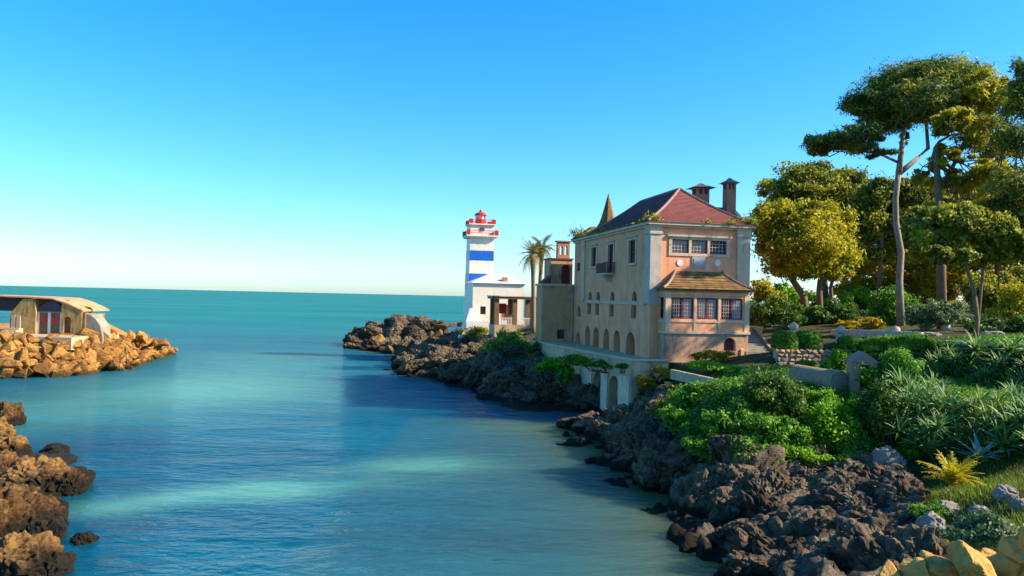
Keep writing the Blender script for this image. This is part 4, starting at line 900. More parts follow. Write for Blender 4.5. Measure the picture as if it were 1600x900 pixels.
# ------------------------------------------------------------------ rocks
def crag_mesh(name, mat, seed, sub=4, sq=(1, 1, 0.8), rough=1.0):
    bm = bmesh.new(); bmesh.ops.create_icosphere(bm, subdivisions=sub, radius=1.0)
    me = bpy.data.meshes.new(name); bm.to_mesh(me); bm.free()
    V = np.empty(len(me.vertices) * 3, np.float32); me.vertices.foreach_get('co', V); V = V.reshape(-1, 3).astype(float)
    o = seed * 7.7
    r = 1 + rough * (0.28 * fbm(V * 1.1 + o, 3, seed) + 0.18 * ridged(V * 1.6 + o, 5, seed + 3) + 0.12 * ridged(V * 5.0 + o, 4, seed + 8) - 0.10 * np.maximum(0, fbm(V * 7 + o, 2, seed + 5)))
    w1, w2, wc = worley(V * 1.5 + o + 0.25 * np.stack([fbm(V * 2 + o, 2, seed + k) for k in range(3)], 1), seed); u1, u2, uc = worley(V * 4.2 + o, seed + 1)
    r = r + rough * (0.20 * wc * sstep(0, 0.3, w2 - w1) - 0.20 * np.exp(-(w2 - w1) / 0.07) + 0.05 * uc - 0.07 * np.exp(-(u2 - u1) / 0.1))
    V2 = V * r[:, None]; V2 = np.sign(V2) * np.abs(V2) ** 0.9 * np.array(sq)
    me.vertices.foreach_set('co', V2.astype(np.float32).ravel())
    me.materials.append(mat); me.update(); return me
def block_mesh(name, mat, seed, bev=0.07, n=14, fine=0):
    rng = np.random.default_rng(seed); bm = bmesh.new()
    for k in range(n):
        v = rng.uniform(-1, 1, 3); v /= max(abs(v)) ** 0.75; bm.verts.new(v * [1, 0.8, 0.7])
    r = bmesh.ops.convex_hull(bm, input=bm.verts[:]); bmesh.ops.delete(bm, geom=[g for g in r['geom_interior'] if isinstance(g, bmesh.types.BMVert)], context='VERTS')
    bmesh.ops.dissolve_limit(bm, angle_limit=0.3, verts=bm.verts[:], edges=bm.edges[:])
    bmesh.ops.bevel(bm, geom=bm.edges[:], offset=bev, segments=1, affect='EDGES', clamp_overlap=True)
    bmesh.ops.triangulate(bm, faces=bm.faces[:])
    if fine:
        bmesh.ops.subdivide_edges(bm, edges=bm.edges[:], cuts=fine, use_grid_fill=True); bm.verts.ensure_lookup_table(); bm.normal_update()
        P = np.array([v.co for v in bm.verts]); N = np.array([v.normal for v in bm.verts]); d = 0.09 * fbm(P * 1.8 + seed, 4, seed) + 0.05 * ridged(P * 4.5 + seed, 4, seed)
        for v, q in zip(bm.verts, P + N * d[:, None]): v.co = q
    me = bpy.data.meshes.new(name); bm.to_mesh(me); bm.free(); me.materials.append(mat); return me
def place(name, me, p, s, rng, label, group=None, cat='rock', tilt=0.5):
    o = link(name, me, None, p); o.scale = s; o.rotation_euler = (rng.normal() * tilt, rng.normal() * tilt, rng.uniform(0, 6.28)); return tag(o, label, cat, group)
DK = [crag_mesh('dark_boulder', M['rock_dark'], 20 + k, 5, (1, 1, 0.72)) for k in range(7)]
TN = [crag_mesh('tan_boulder', M['rock_tan'], 40 + k, 5, (1, 1, 0.85)) for k in range(6)]
BL = [block_mesh('armour_stone', M['rock_orange'], 60 + k) for k in range(10)]
BT = [block_mesh('spit_block', M['rock_tan'], 80 + k) for k in range(6)]
def proj(p):
    q = RC.T @ (np.array(p, float) - CP); return 800 + FPX * q[0] / -q[2], 450 - FPX * q[1] / -q[2]
rng = np.random.default_rng(77)
# boulders of the cliff foot under the garden and the mansion
n = 0
for k in range(4000):
    if n >= 230: break
    x, y = rng.uniform(0, 24), rng.uniform(22, 66); z = land(x, y)[0]
    if not 0.25 < z < 2.6 or rockness(np.array([x]), np.array([y]), np.array([z]))[0] < 0.6: continue
    px, py = proj((x, y, z))
    if px > 1520 or py > 930: continue
    if terrace_front(x, y): continue
    s = rng.uniform(0.35, 1.25) * (0.75 + 0.006 * y); n += 1
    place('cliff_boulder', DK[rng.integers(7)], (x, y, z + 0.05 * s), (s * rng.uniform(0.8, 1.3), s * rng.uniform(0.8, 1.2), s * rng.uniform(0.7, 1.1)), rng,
          '%s dark craggy boulder %s %s' % ('small' if s < 0.7 else ('middling' if s < 1.05 else 'large'), 'at the waterline' if z < 0.7 else ('on the low shelf' if z < 1.6 else 'high on the rock'),
              'beside the grass slope' if y < 30 else ('in front of the bright green bushes' if y < 37 else ('under the ragged planting left of the bushes' if y < 46 else 'before the terrace arches'))), 'dark boulders at the cliff foot')
n = 0
for k in range(4000):
    if n >= 130: break
    x, y = rng.uniform(-16, 8), rng.uniform(64, 118); z = land(x, y)[0]
    if not 0.2 < z < 3.4: continue
    if rockness(np.array([x]), np.array([y]), np.array([z]))[0] < 0.5: continue
    s = rng.uniform(0.5, 1.5); n += 1
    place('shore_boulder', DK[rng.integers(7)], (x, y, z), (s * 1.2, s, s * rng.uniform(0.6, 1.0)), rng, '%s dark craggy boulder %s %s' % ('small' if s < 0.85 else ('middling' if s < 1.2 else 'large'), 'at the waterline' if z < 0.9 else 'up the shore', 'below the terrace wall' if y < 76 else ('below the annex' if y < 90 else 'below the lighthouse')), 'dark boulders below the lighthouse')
n = 0
for k in range(4000):
    if n >= 140: break
    x, y = rng.uniform(-36, -9), rng.uniform(118, 150); z = land(x, y)[0]
    if not -0.3 < z < 5.4: continue
    px, py = proj((x, y, z))
    if px > 720 or px < 545: continue
    s = rng.uniform(0.7, 1.7); n += 1
    me = BT[rng.integers(6)] if rng.random() < 0.5 else DK[rng.integers(7)]
    place('spit_boulder', me, (x, y, z + 0.3 * s), (s * 1.2, s, s * 0.8), rng, '%s %s %s of the low spit past the lighthouse' % ('small' if s < 1.0 else ('middling' if s < 1.35 else 'large'), 'tan block' if me in BT else 'dark boulder', 'at the waterline' if z < 1.2 else ('on the outer tip' if px < 585 else ('on the middle' if px < 650 else 'on the landward end'))), 'boulders on the spit')
for (px, py, w, hh, lab) in [(622, 564, 20, 10, 'small tan rock awash off the end of the dark shore'), (652, 559, 40, 10, 'flat tan rock awash between the spit and the dark shore'), (615, 546, 50, 12, 'low brown rock under the spit at the waterline')]:
    c = G(px, py, 0); s = c[1] / FPX; place('awash_rock', TN[px % 6], c, (w * s / 2, w * s / 2, hh * s), rng, lab, None, 'rock', 0.1)
# big named crags of the near cliff
for i, (px, py, z, w, hh, lab) in enumerate([(1005, 735, 0.1, 80, 50, 'large dark crag jutting into the water below the white arches'), (1100, 795, 0.2, 100, 70, 'broad dark crag at the waterline in the shaded cliff'), (1040, 695, 1.0, 70, 55, 'rounded dark boulder under the terrace corner'),
        (1250, 830, 0.6, 190, 60, 'long grey rock ledge in front of the cliff'), (1390, 830, 1.3, 120, 70, 'grey brown block of rock at the foot of the grass slope'), (1290, 885, 0.6, 110, 50, 'brown topped rock at the bottom edge'), (1180, 885, 0.0, 110, 50, 'black wet rock at the bottom edge beside the water'),
        (1370, 770, 1.4, 120, 40, 'flat grey ledge below the pale boulder'), (1140, 720, 1.8, 120, 70, 'dark bulging crag under the green bushes'), (1240, 740, 1.6, 120, 60, 'dark bulging crag in the middle of the cliff'), (1022, 655, 2.0, 50, 50, 'upright dark crag beside the terrace wall'), (915, 668, 0.2, 70, 30, 'dark crag at the water below the terrace')]):
    c = G(px, py, z); s = c[1] / FPX
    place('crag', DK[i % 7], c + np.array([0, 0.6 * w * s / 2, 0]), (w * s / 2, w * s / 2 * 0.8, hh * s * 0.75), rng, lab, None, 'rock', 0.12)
for (px, py, z, w, hh, lab) in [(1388, 735, 2.0, 46, 60, 'pale upright boulder at the foot of the bushes'), (1572, 790, 3.2, 34, 26, 'pale round stone lying in the grass slope'), (1482, 790, 2.8, 40, 22, 'low grey stone in the grass below the yellow fern'), (1455, 850, 1.9, 44, 46, 'brown block standing at the grass edge'), (1592, 800, 3.3, 24, 22, 'small grey stone in the grass at the picture edge'), (1530, 805, 2.9, 30, 18, 'flat pale stone half sunk in the grass')]:
    c = G(px, py, z); s = c[1] / FPX; gz = land(c[0], c[1])[0]
    place('garden_boulder', crag_mesh('garden_boulder', M['rock_pale'], px, 4, (1, 1, 1), 0.7), (c[0], c[1], gz + hh * s * 0.25), (w * s / 2, w * s / 2, hh * s / 2), rng, lab, None, 'rock', 0.2)
# ochre rocks at the near left shore
for i, (px, py, w, hh, lab) in enumerate([(6, 668, 46, 52, 'tall ochre rock farthest up the near shore'), (2, 724, 62, 48, 'rounded ochre rock second from the far end of the near shore'), (40, 779, 120, 66, 'large pitted ochre rock in the middle of the near shore'), (98, 778, 50, 52, 'ochre rock with a dark cleft reaching into the water'),
        (14, 842, 104, 74, 'broad ochre rock below the pitted one'), (10, 800, 70, 44, 'grey brown rock wedged between two ochre rocks'), (8, 915, 120, 82, 'large ochre rock in the bottom corner'), (-30, 860, 90, 110, 'ochre rock cut by the picture edge'), (-5, 760, 70, 60, 'brown rock filling the gap above the broad ochre rock'), (62, 812, 60, 34, 'brown rock between the cleft rock and the black wet rock'), (-12, 700, 50, 60, 'brown rock at the picture edge under the tall one')]):
    c = G(px, py, -0.1); s = c[1] / FPX
    place('ochre_rock', TN[i % 6], c + np.array([-0.1, w * s * 0.35, 0]), (w * s / 2, w * s / 2, hh * s * 0.85), rng, lab, None, 'rock', 0.15)
WETR = [crag_mesh('wet_rock', rock_mat('wet_black_rock', (0.02, 0.016, 0.012), (0.045, 0.035, 0.025), (0.10, 0.07, 0.045), (0.02, 0.016, 0.010)), 90 + k, 4, (1, 1, 0.7)) for k in range(3)]
for i, (px, py, w, hh, lab) in enumerate([(80, 711, 38, 20, 'small dark rock alone in the water off the near shore'), (38, 702, 16, 8, 'tiny dark rock beside the ochre shore'), (122, 754, 32, 18, 'dark rock at the tip of the near shore'), (126, 851, 36, 21, 'square dark rock alone in the water lower down'), (60, 732, 90, 12, 'flat dark reef between two ochre rocks'), (66, 848, 50, 40, 'black wet rock under the broad ochre rock'), (74, 902, 50, 36, 'black wet rock beside the corner rock')]):
    c = G(px, py, -0.05); s = c[1] / FPX; place('wet_rock', WETR[i % 3], c + np.array([0, w * s * 0.3, 0]), (w * s / 2, w * s / 2, hh * s), rng, lab, None, 'rock', 0.1)

# ------------------------------------------------------------------ the breakwater on the far left
def breakwater():
    A = [G(-140, 592, 0), G(0, 592, 0), G(100, 589, 0), G(200, 577, 0), G(268, 553, 0)]
    mb = MB(); prof = []
    # mound: toe line and crest line
    crest = [W(-140, 528, 86), W(0, 530, 84.5), W(100, 528, 86), W(165, 522, 93), W(245, 552, 112)]
    back = [W(-140, 505, 108), W(0, 505, 106), W(100, 505, 106), W(165, 503, 106), W(262, 553, 116)]
    bt = [np.array([b[0] + (2 if i == 4 else 0), b[1] + 8, -1]) for i, b in enumerate(back)]
    rows = [[np.array([a[0], a[1], -1]) for a in A], crest, back, bt]
    vs = [tuple(p) for r in rows for p in r]; k = len(A)
    mb.add(vs, [(i * k + j, i * k + j + 1, (i + 1) * k + j + 1, (i + 1) * k + j) for i in range(3) for j in range(k - 1)])
    tag(mb.build('breakwater', M['rock_orange']), 'rubble mound of the breakwater', None, None, 'structure')
    rng = np.random.default_rng(5); A = np.array(A); C = np.array(crest)
    n = 0
    for i in range(240):
        t = rng.uniform(0.55, 3.99); j = int(t); f = t - j; v = rng.uniform(0, 1.02)
        p = (A[j] * (1 - f) + A[j + 1] * f) * (1 - v) + (C[j] * (1 - f) + C[j + 1] * f) * v
        s = rng.uniform(0.45, 1.05) * (0.8 if t > 3 else 1)
        place('armour_stone', BL[rng.integers(10)], p + np.array([0.1, -0.15, 0.1]), (s * 1.25, s, s), rng, '%s orange armour stone in the %s rows of the breakwater %s' % ('small' if s < 0.6 else ('middling' if s < 0.85 else 'large'), 'lowest' if v < 0.33 else ('middle' if v < 0.67 else 'top'), 'below the steps' if t < 1.3 else ('below the harbour doors' if t < 2 else ('below the sloping wall' if t < 3 else 'towards its tip'))), 'armour stones of the breakwater', 'rock', 0.7)
    for i in range(40):
        t = rng.uniform(3.2, 4); f = t - 3; p = C[3] * (1 - f) + C[4] * f; s = rng.uniform(0.4, 0.9)
        place('armour_stone', BL[rng.integers(10)], p + np.array([rng.uniform(-1, 2), rng.uniform(-1, 5), 0.1]), (s * 1.2, s, s), rng, '%s orange armour stone along the crest at the tip of the breakwater' % ('small' if s < 0.6 else 'large'), 'armour stones of the breakwater', 'rock', 0.7)
breakwater()
def quay_building():
    D = 90.0; b = W(72, 522, D); s = D / FPX; X = lambda px: (px - 72) * s; Z = lambda py: (522 - py) * s
    q = empty('harbour_building', b, 0.0, 'low yellow harbour building with curved roof and red doors on the breakwater', 'building')
    wl_ = MB().prism([(X(15), -1), (X(15), Z(492)), (X(34), Z(467.5)), (X(52), Z(468)), (X(55), Z(486)), (X(55), -1)], 'y', 0, 5).build('wall', M['ochre'], q)
    for px in (21, 29): MB().box(X(px) - 0.22, X(px) + 0.22, -0.12, 0.3, 0, Z(494)).build('pilaster', M['concrete'], wl_)
    mp = lambda u, z, d: (u, d, z); w = MB()
    facade(w, mp, X(95), X(127), -1, Z(490), [(X(99), X(110), 0.2, Z(494), True)], 0.4)
    w.add([(X(127), 0, -1), (X(127), 5, -1), (X(127), 5, Z(490)), (X(127), 0, Z(490))], [(0, 1, 2, 3)])
    w.build('wall', M['ochre'], q); arch_plate(mp, (X(99), X(110), 0.2, Z(494), True), 0.38).build('arched_opening', M['brown'], q)
    prof = [(X(-40), Z(463)), (X(40), Z(464)), (X(80), Z(465.5)), (X(105), Z(473)), (X(128), Z(483.5))]
    rf = MB().prism(prof + [(u, z - 0.16) for u, z in reversed(prof)], 'y', -0.08, 6).build('roof', M['annex'], q)
    MB().prism([(X(56), Z(487)), (X(60), Z(480)), (X(70), Z(472)), (X(84), Z(470)), (X(94), Z(480)), (X(95), Z(487))], 'y', 0.2, 0.5).build('dark_gable', M['dark_roof'], q)
    MB().prism([(X(95), Z(470.5)), (X(105), Z(474.5)), (X(127), Z(484.5)), (X(127), Z(490) + 0.003), (X(95), Z(490) + 0.003)], 'y', 0.0, 0.5).build('spandrel', M['ochre'], q)
    MB().box(X(55), X(95), 1.4, 1.6, -0.5, Z(468)).build('back_wall', M['brown'], q)
    for a, c in ((56.5, 72), (74.5, 91)):
        d = MB().box(X(a), X(c), 0.5, 0.6, 0, Z(488)).build('door', M['brown'], q)
        MB().box(X(a) + 0.22, X(c) - 0.22, 0.44, 0.497, Z(504), Z(497)).build('panel', M['red'], d)
        fr = MB().box(X(a) - 0.1, X(a) + 0.06, 0.36, 0.5, 0, Z(487)).box(X(c) - 0.06, X(c) + 0.1, 0.36, 0.5, 0, Z(487)).build('frame', M['white'], d)
    MB().box(X(54), X(96), 0.3, 0.55, Z(488.5), Z(486.8)).build('lintel', M['concrete'], q)
    MB().box(X(-40), X(14), 2, 4, Z(488), Z(466)).build('bridge_deck', M['dark_roof'], q)
    for k in range(3): MB().box(X(14) - 0.1, X(36), -1.8 + 0.5 * k, -0.003 if k == 2 else -1.3 + 0.5 * k - 0.003, -0.4, 0.2 + 0.22 * k).build('step', M['concrete'], q)
    MB().box(X(16), X(150), -5, 5.2, -1.4, -0.02).build('deck', M['concrete'], q)
    p = MB().frustum(X(126), X(132), 0, 1, -0.3, X(126.5), X(131), 0.1, 0.9, Z(487)).build('dark_post', M['brown'], q)
    sw = empty('sloping_wall', W(150, 522, 92), 0.0, 'grey sloping concrete wall at the end of the harbour building', 'wall')
    q2 = lambda px, py: ((px - 150) * 92 / FPX, (522 - py) * 92 / FPX)
    MB().prism([q2(130, 488), q2(152, 491), q2(160, 497), q2(168, 508), q2(172, 528), q2(172, 545), q2(130, 545)], 'y', -1.6, 0.4).build('slab', M['grey_conc'], sw, None, False, 0.06)
    shrub('small dark bush on top of the sloping wall', Lf['dark'], 92, [(136, 484, 9, 7)], 900, 0.22, 501, None, 'bush', True)
quay_building()

# ------------------------------------------------------------------ shrubs and hedges
SH = [
 # label, leaf, D, blobs, n, size
 ('round green shrub below the annex, largest on the shore', 'green', 86, [(790, 545, 34, 30), (775, 552, 22, 22), (812, 552, 20, 24)], 11000, 0.26),
 ('olive green shrub at the foot of the white lighthouse wall', 'olive', 104, [(745, 520, 22, 13), (728, 524, 14, 9)], 4200, 0.26),
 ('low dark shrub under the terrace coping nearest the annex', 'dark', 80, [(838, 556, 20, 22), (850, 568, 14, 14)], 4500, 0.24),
 ('bright green shrub below the middle of the terrace', 'bright', 74, [(868, 572, 26, 16), (850, 578, 18, 12)], 5200, 0.22),
 ('dark shrub spilling down beside the white arches', 'green', 68, [(882, 582, 14, 18), (892, 562, 12, 9)], 3200, 0.22),
 ('small trailing plant hanging above the first white arch', 'green', 62.2, [(900, 562, 26, 10, 0, 0.3), (928, 567, 20, 8, 0, 0.3), (945, 571, 14, 6, 0, 0.3)], 2600, 0.16),
 ('small trailing plant hanging above the tall white arch', 'dark', 58.6, [(972, 572, 12, 5, 0, 0.3)], 500, 0.15),
 ('yellow shrub under the terrace corner', 'yellow', 54, [(1008, 595, 18, 9), (1036, 583, 16, 8)], 2800, 0.18),
 ('dark green shrub clinging to the crag by the terrace', 'dark', 52, [(1014, 618, 22, 20), (1000, 632, 14, 12)], 4200, 0.19),
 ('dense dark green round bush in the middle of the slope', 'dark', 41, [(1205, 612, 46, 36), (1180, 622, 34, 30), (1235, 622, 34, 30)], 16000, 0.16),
 ('green bush below the bed edging', 'green', 44, [(1085, 625, 34, 30), (1065, 640, 22, 24), (1110, 632, 28, 26)], 10000, 0.17),
 ('green bush hanging over the dark cliff', 'green', 40, [(1130, 665, 38, 26), (1100, 672, 26, 18), (1160, 650, 30, 26)], 10000, 0.16),
 ('mid green bush below the dense dark bush', 'green', 38.5, [(1205, 672, 44, 30), (1175, 685, 28, 18), (1240, 680, 30, 24)], 11000, 0.15),
 ('bright green bush near the middle of the slope', 'bright', 38, [(1295, 660, 40, 36), (1275, 690, 30, 22), (1325, 680, 30, 28)], 13000, 0.15),
 ('yellow green shrub under the stone cylinder', 'bright', 40, [(1290, 625, 26, 16), (1265, 640, 18, 14)], 5000, 0.15),
 ('mossy green bush left of the aloe thicket', 'dark', 38, [(1378, 640, 34, 44), (1360, 675, 26, 30), (1395, 690, 26, 24)], 13000, 0.15),
 ('green bush in front of the stone hut', 'green', 41, [(1385, 590, 32, 28), (1410, 570, 32, 22)], 9000, 0.16),
 ('hanging green plant beside the stone hut', 'bright', 50, [(1310, 562, 20, 18), (1322, 572, 14, 16), (1296, 570, 12, 10)], 5000, 0.16),
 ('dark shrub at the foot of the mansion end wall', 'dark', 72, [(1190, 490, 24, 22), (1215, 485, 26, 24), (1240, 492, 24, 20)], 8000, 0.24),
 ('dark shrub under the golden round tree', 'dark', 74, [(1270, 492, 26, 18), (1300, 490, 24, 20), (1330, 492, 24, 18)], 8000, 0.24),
 ('green shrub with sunny leaves beside the mansion', 'gold', 84, [(1190, 455, 20, 22), (1210, 465, 16, 14)], 4500, 0.28),
 ('bright green low shrub behind the dark hedge', 'bright', 86, [(1315, 472, 26, 14), (1345, 462, 20, 14)], 4500, 0.26),
 ('rounded green bush in the upper garden', 'green', 70, [(1400, 478, 34, 28), (1380, 492, 24, 18), (1425, 490, 24, 20)], 9500, 0.24),
 ('yellow bush glowing in the upper garden behind the pine trunk', 'yellow', 92, [(1385, 432, 36, 26), (1420, 436, 34, 30), (1352, 430, 24, 22), (1450, 425, 30, 24)], 12000, 0.32),
 ('wide yellow bush behind the garden tree', 'yellow', 88, [(1465, 440, 36, 26), (1500, 445, 30, 24), (1440, 458, 30, 16)], 8000, 0.32),
 ('tall yellow bush filling the back of the upper garden', 'yellow', 96, [(1535, 432, 40, 26), (1580, 428, 40, 28), (1610, 440, 36, 30)], 9000, 0.34),
 ('yellow green bush between the round tree and the pine trunk', 'yellow', 98, [(1335, 445, 26, 18), (1318, 455, 22, 14)], 4500, 0.34),
 ('olive bush behind the twin trunks', 'olive', 72, [(1540, 455, 36, 34), (1575, 470, 34, 30), (1590, 440, 30, 26)], 8000, 0.28),
 ('yellow green bush at the picture edge behind the path', 'gold', 66, [(1600, 470, 32, 36), (1570, 495, 30, 20)], 6500, 0.26),
 ('grey green rounded small tree in the upper garden', 'grey', 60, [(1465, 488, 36, 24), (1440, 495, 24, 16), (1490, 492, 24, 18)], 9500, 0.2),
 ('low golden shrub beside the garden parapet', 'yellow', 66, [(1325, 507, 18, 7), (1362, 505, 20, 9)], 2600, 0.22),
 ('dark low shrub behind the path at the picture edge', 'dark', 58, [(1540, 510, 30, 14), (1585, 508, 30, 16)], 5000, 0.22),
 ('yellow flowering plants at the foot of the mansion bay', 'yellow', 58, [(1110, 553, 18, 8), (1138, 556, 14, 8), (1090, 557, 12, 6)], 3000, 0.16),
 ('bright green low bed below the mansion bay', 'bright', 54, [(1105, 572, 30, 7, 0, 2.0), (1140, 576, 26, 6, 0, 2.0)], 6500, 0.14),
 ('green ground plants along the cliff top near the pale boulder', 'green', 37, [(1340, 700, 30, 20), (1310, 705, 24, 16)], 5500, 0.14),
 ('leafy green bush trailing down the near face of the cliff', 'bright', 36, [(1235, 705, 40, 18), (1265, 712, 30, 16)], 8000, 0.14),
 ('deep green bush trailing over the rocks beside the leafy one', 'green', 36, [(1160, 700, 36, 18), (1185, 708, 26, 14)], 7000, 0.14),
 ('ragged green bush at the left end of the cliff planting', 'green', 42, [(1070, 662, 28, 20), (1052, 650, 20, 16)], 6000, 0.16),
 ('light green bush on the crown of the slope under the hut', 'bright', 40, [(1345, 640, 24, 20), (1330, 655, 20, 18)], 5500, 0.15),
 ('mixed green bush filling the slope between cylinder and dense dark bush', 'green', 41, [(1250, 620, 26, 18), (1150, 618, 26, 20)], 6500, 0.16),
 ('creeping green plant spilling onto the grey shelf', 'green', 35, [(1330, 722, 40, 14), (1365, 728, 30, 12)], 6500, 0.13),
 ('creeping plant low on the cliff left of the leafy bush', 'green', 38, [(1110, 700, 34, 16), (1085, 690, 24, 14)], 6000, 0.14),
 ('olive creeper high on the crag beside the terrace corner', 'olive', 46, [(1040, 640, 26, 18), (1060, 625, 22, 14)], 4500, 0.16),
 ('sunny green bush behind the garden hedge and steps', 'bright', 88, [(1225, 462, 26, 20), (1255, 470, 24, 16)], 6000, 0.28),
 ('tall green bush under the back trees left of the pine trunk', 'green', 92, [(1345, 470, 30, 22), (1375, 460, 26, 24)], 7000, 0.3),
 ('tall gold bush under the back trees right of the pine trunk', 'yellow', 90, [(1440, 455, 34, 26), (1470, 470, 30, 20)], 8000, 0.3),
 ('sunny bush between the twin trunks and the picture edge', 'yellow', 80, [(1545, 470, 34, 24), (1575, 455, 34, 28), (1600, 470, 30, 24)], 9000, 0.28),
 ('grass green tuft beside the pale boulder', 'green', 35, [(1425, 705, 26, 22)], 3600, 0.14),
 ('grey green low shrub behind the golden wall', 'grey', 19, [(1545, 825, 46, 20), (1500, 835, 30, 14)], 9000, 0.09),
 ('low dark green shrub on the grass slope below the yellow fern', 'green', 26, [(1460, 800, 32, 16), (1485, 815, 26, 14)], 6500, 0.10),
]
for i, (lab, lf, D, bl, n, sz) in enumerate(SH):
    shrub(lab, Lf[lf], D, bl, n, sz, 300 + i, None, 'shrub', True, 'shrub', clumps=34, shell=0.45, clump_r=0.38, contrast=0.3)
def hedge(label, pts, w, h, mat, seed):
    """clipped hedge: rounded bar of close leaves along ground points"""
    rng = np.random.default_rng(seed); P, N = [], []; pts = [np.array(p) for p in pts]; base = pts[0]
    for a, b in zip(pts, pts[1:]):
        L = np.linalg.norm(b - a); m = int(L * 1500 * (w + h) / 2); t = rng.random(m); d = (b - a) / L; s = np.array([-d[1], d[0], 0])
        an = rng.uniform(-0.25, math.pi + 0.25, m); e = 0.62
        cx = np.sign(np.cos(an)) * np.abs(np.cos(an)) ** e; cz = np.sign(np.sin(an)) * np.abs(np.sin(an)) ** e
        k = 1 + 0.06 * rng.normal(size=m) + 0.1 * fbm(np.stack([t * L, an, an * 0], 1) * 1.3, 3, seed); end = np.clip(np.minimum(t, 1 - t) * L / 0.6, 0, 1) ** 0.4
        P.append(a + (b - a) * t[:, None] + s * (cx * w / 2 * k * end)[:, None] + np.array([0, 0, 1]) * (np.maximum(cz, -0.3) * h * k * (0.45 + 0.55 * end))[:, None]); N.append(s * cx[:, None] + np.array([0, 0, 1]) * cz[:, None])
    P = np.concatenate(P); N = np.concatenate(N); V, F = leaf_quads(rng, P, np.full(len(P), 0.13), 0.6, N)
    t = empty('hedge', base, 0, label, 'hedge')
    link('foliage', np_mesh('foliage', V - base, F, mat, False, np.clip(0.5 + 0.22 * rng.normal(size=len(F)), 0, 1)), t)
    MB().tube([p - base + np.array([0, 0, -0.3]) for p in pts], min(w, h) * 0.3, 6).build('stem', M['bark'], t)
dn = np.array([-(RW1 - RW0)[1], (RW1 - RW0)[0], 0]) / np.hypot(*(RW1 - RW0)[:2]); dl = (RW1 - RW0)
hedge('clipped dark hedge beside the garden steps', [RW0 + dl * t + dn * 1.4 + np.array([0, 0, 1.05]) for t in (0.1, 0.5, 0.95)], 2.4, 1.35, Lf['green'], 601)
hedge('long clipped hedge curving along the garden parapet', [GT(1310, 552), GT(1350, 553), GT(1400, 554), GT(1448, 551)], 2.0, 1.0, Lf['green'], 602)
hedge('little clipped box hedge above the stone cylinder', [GT(1243, 578), GT(1278, 578)], 0.9, 0.6, Lf['green'], 603)

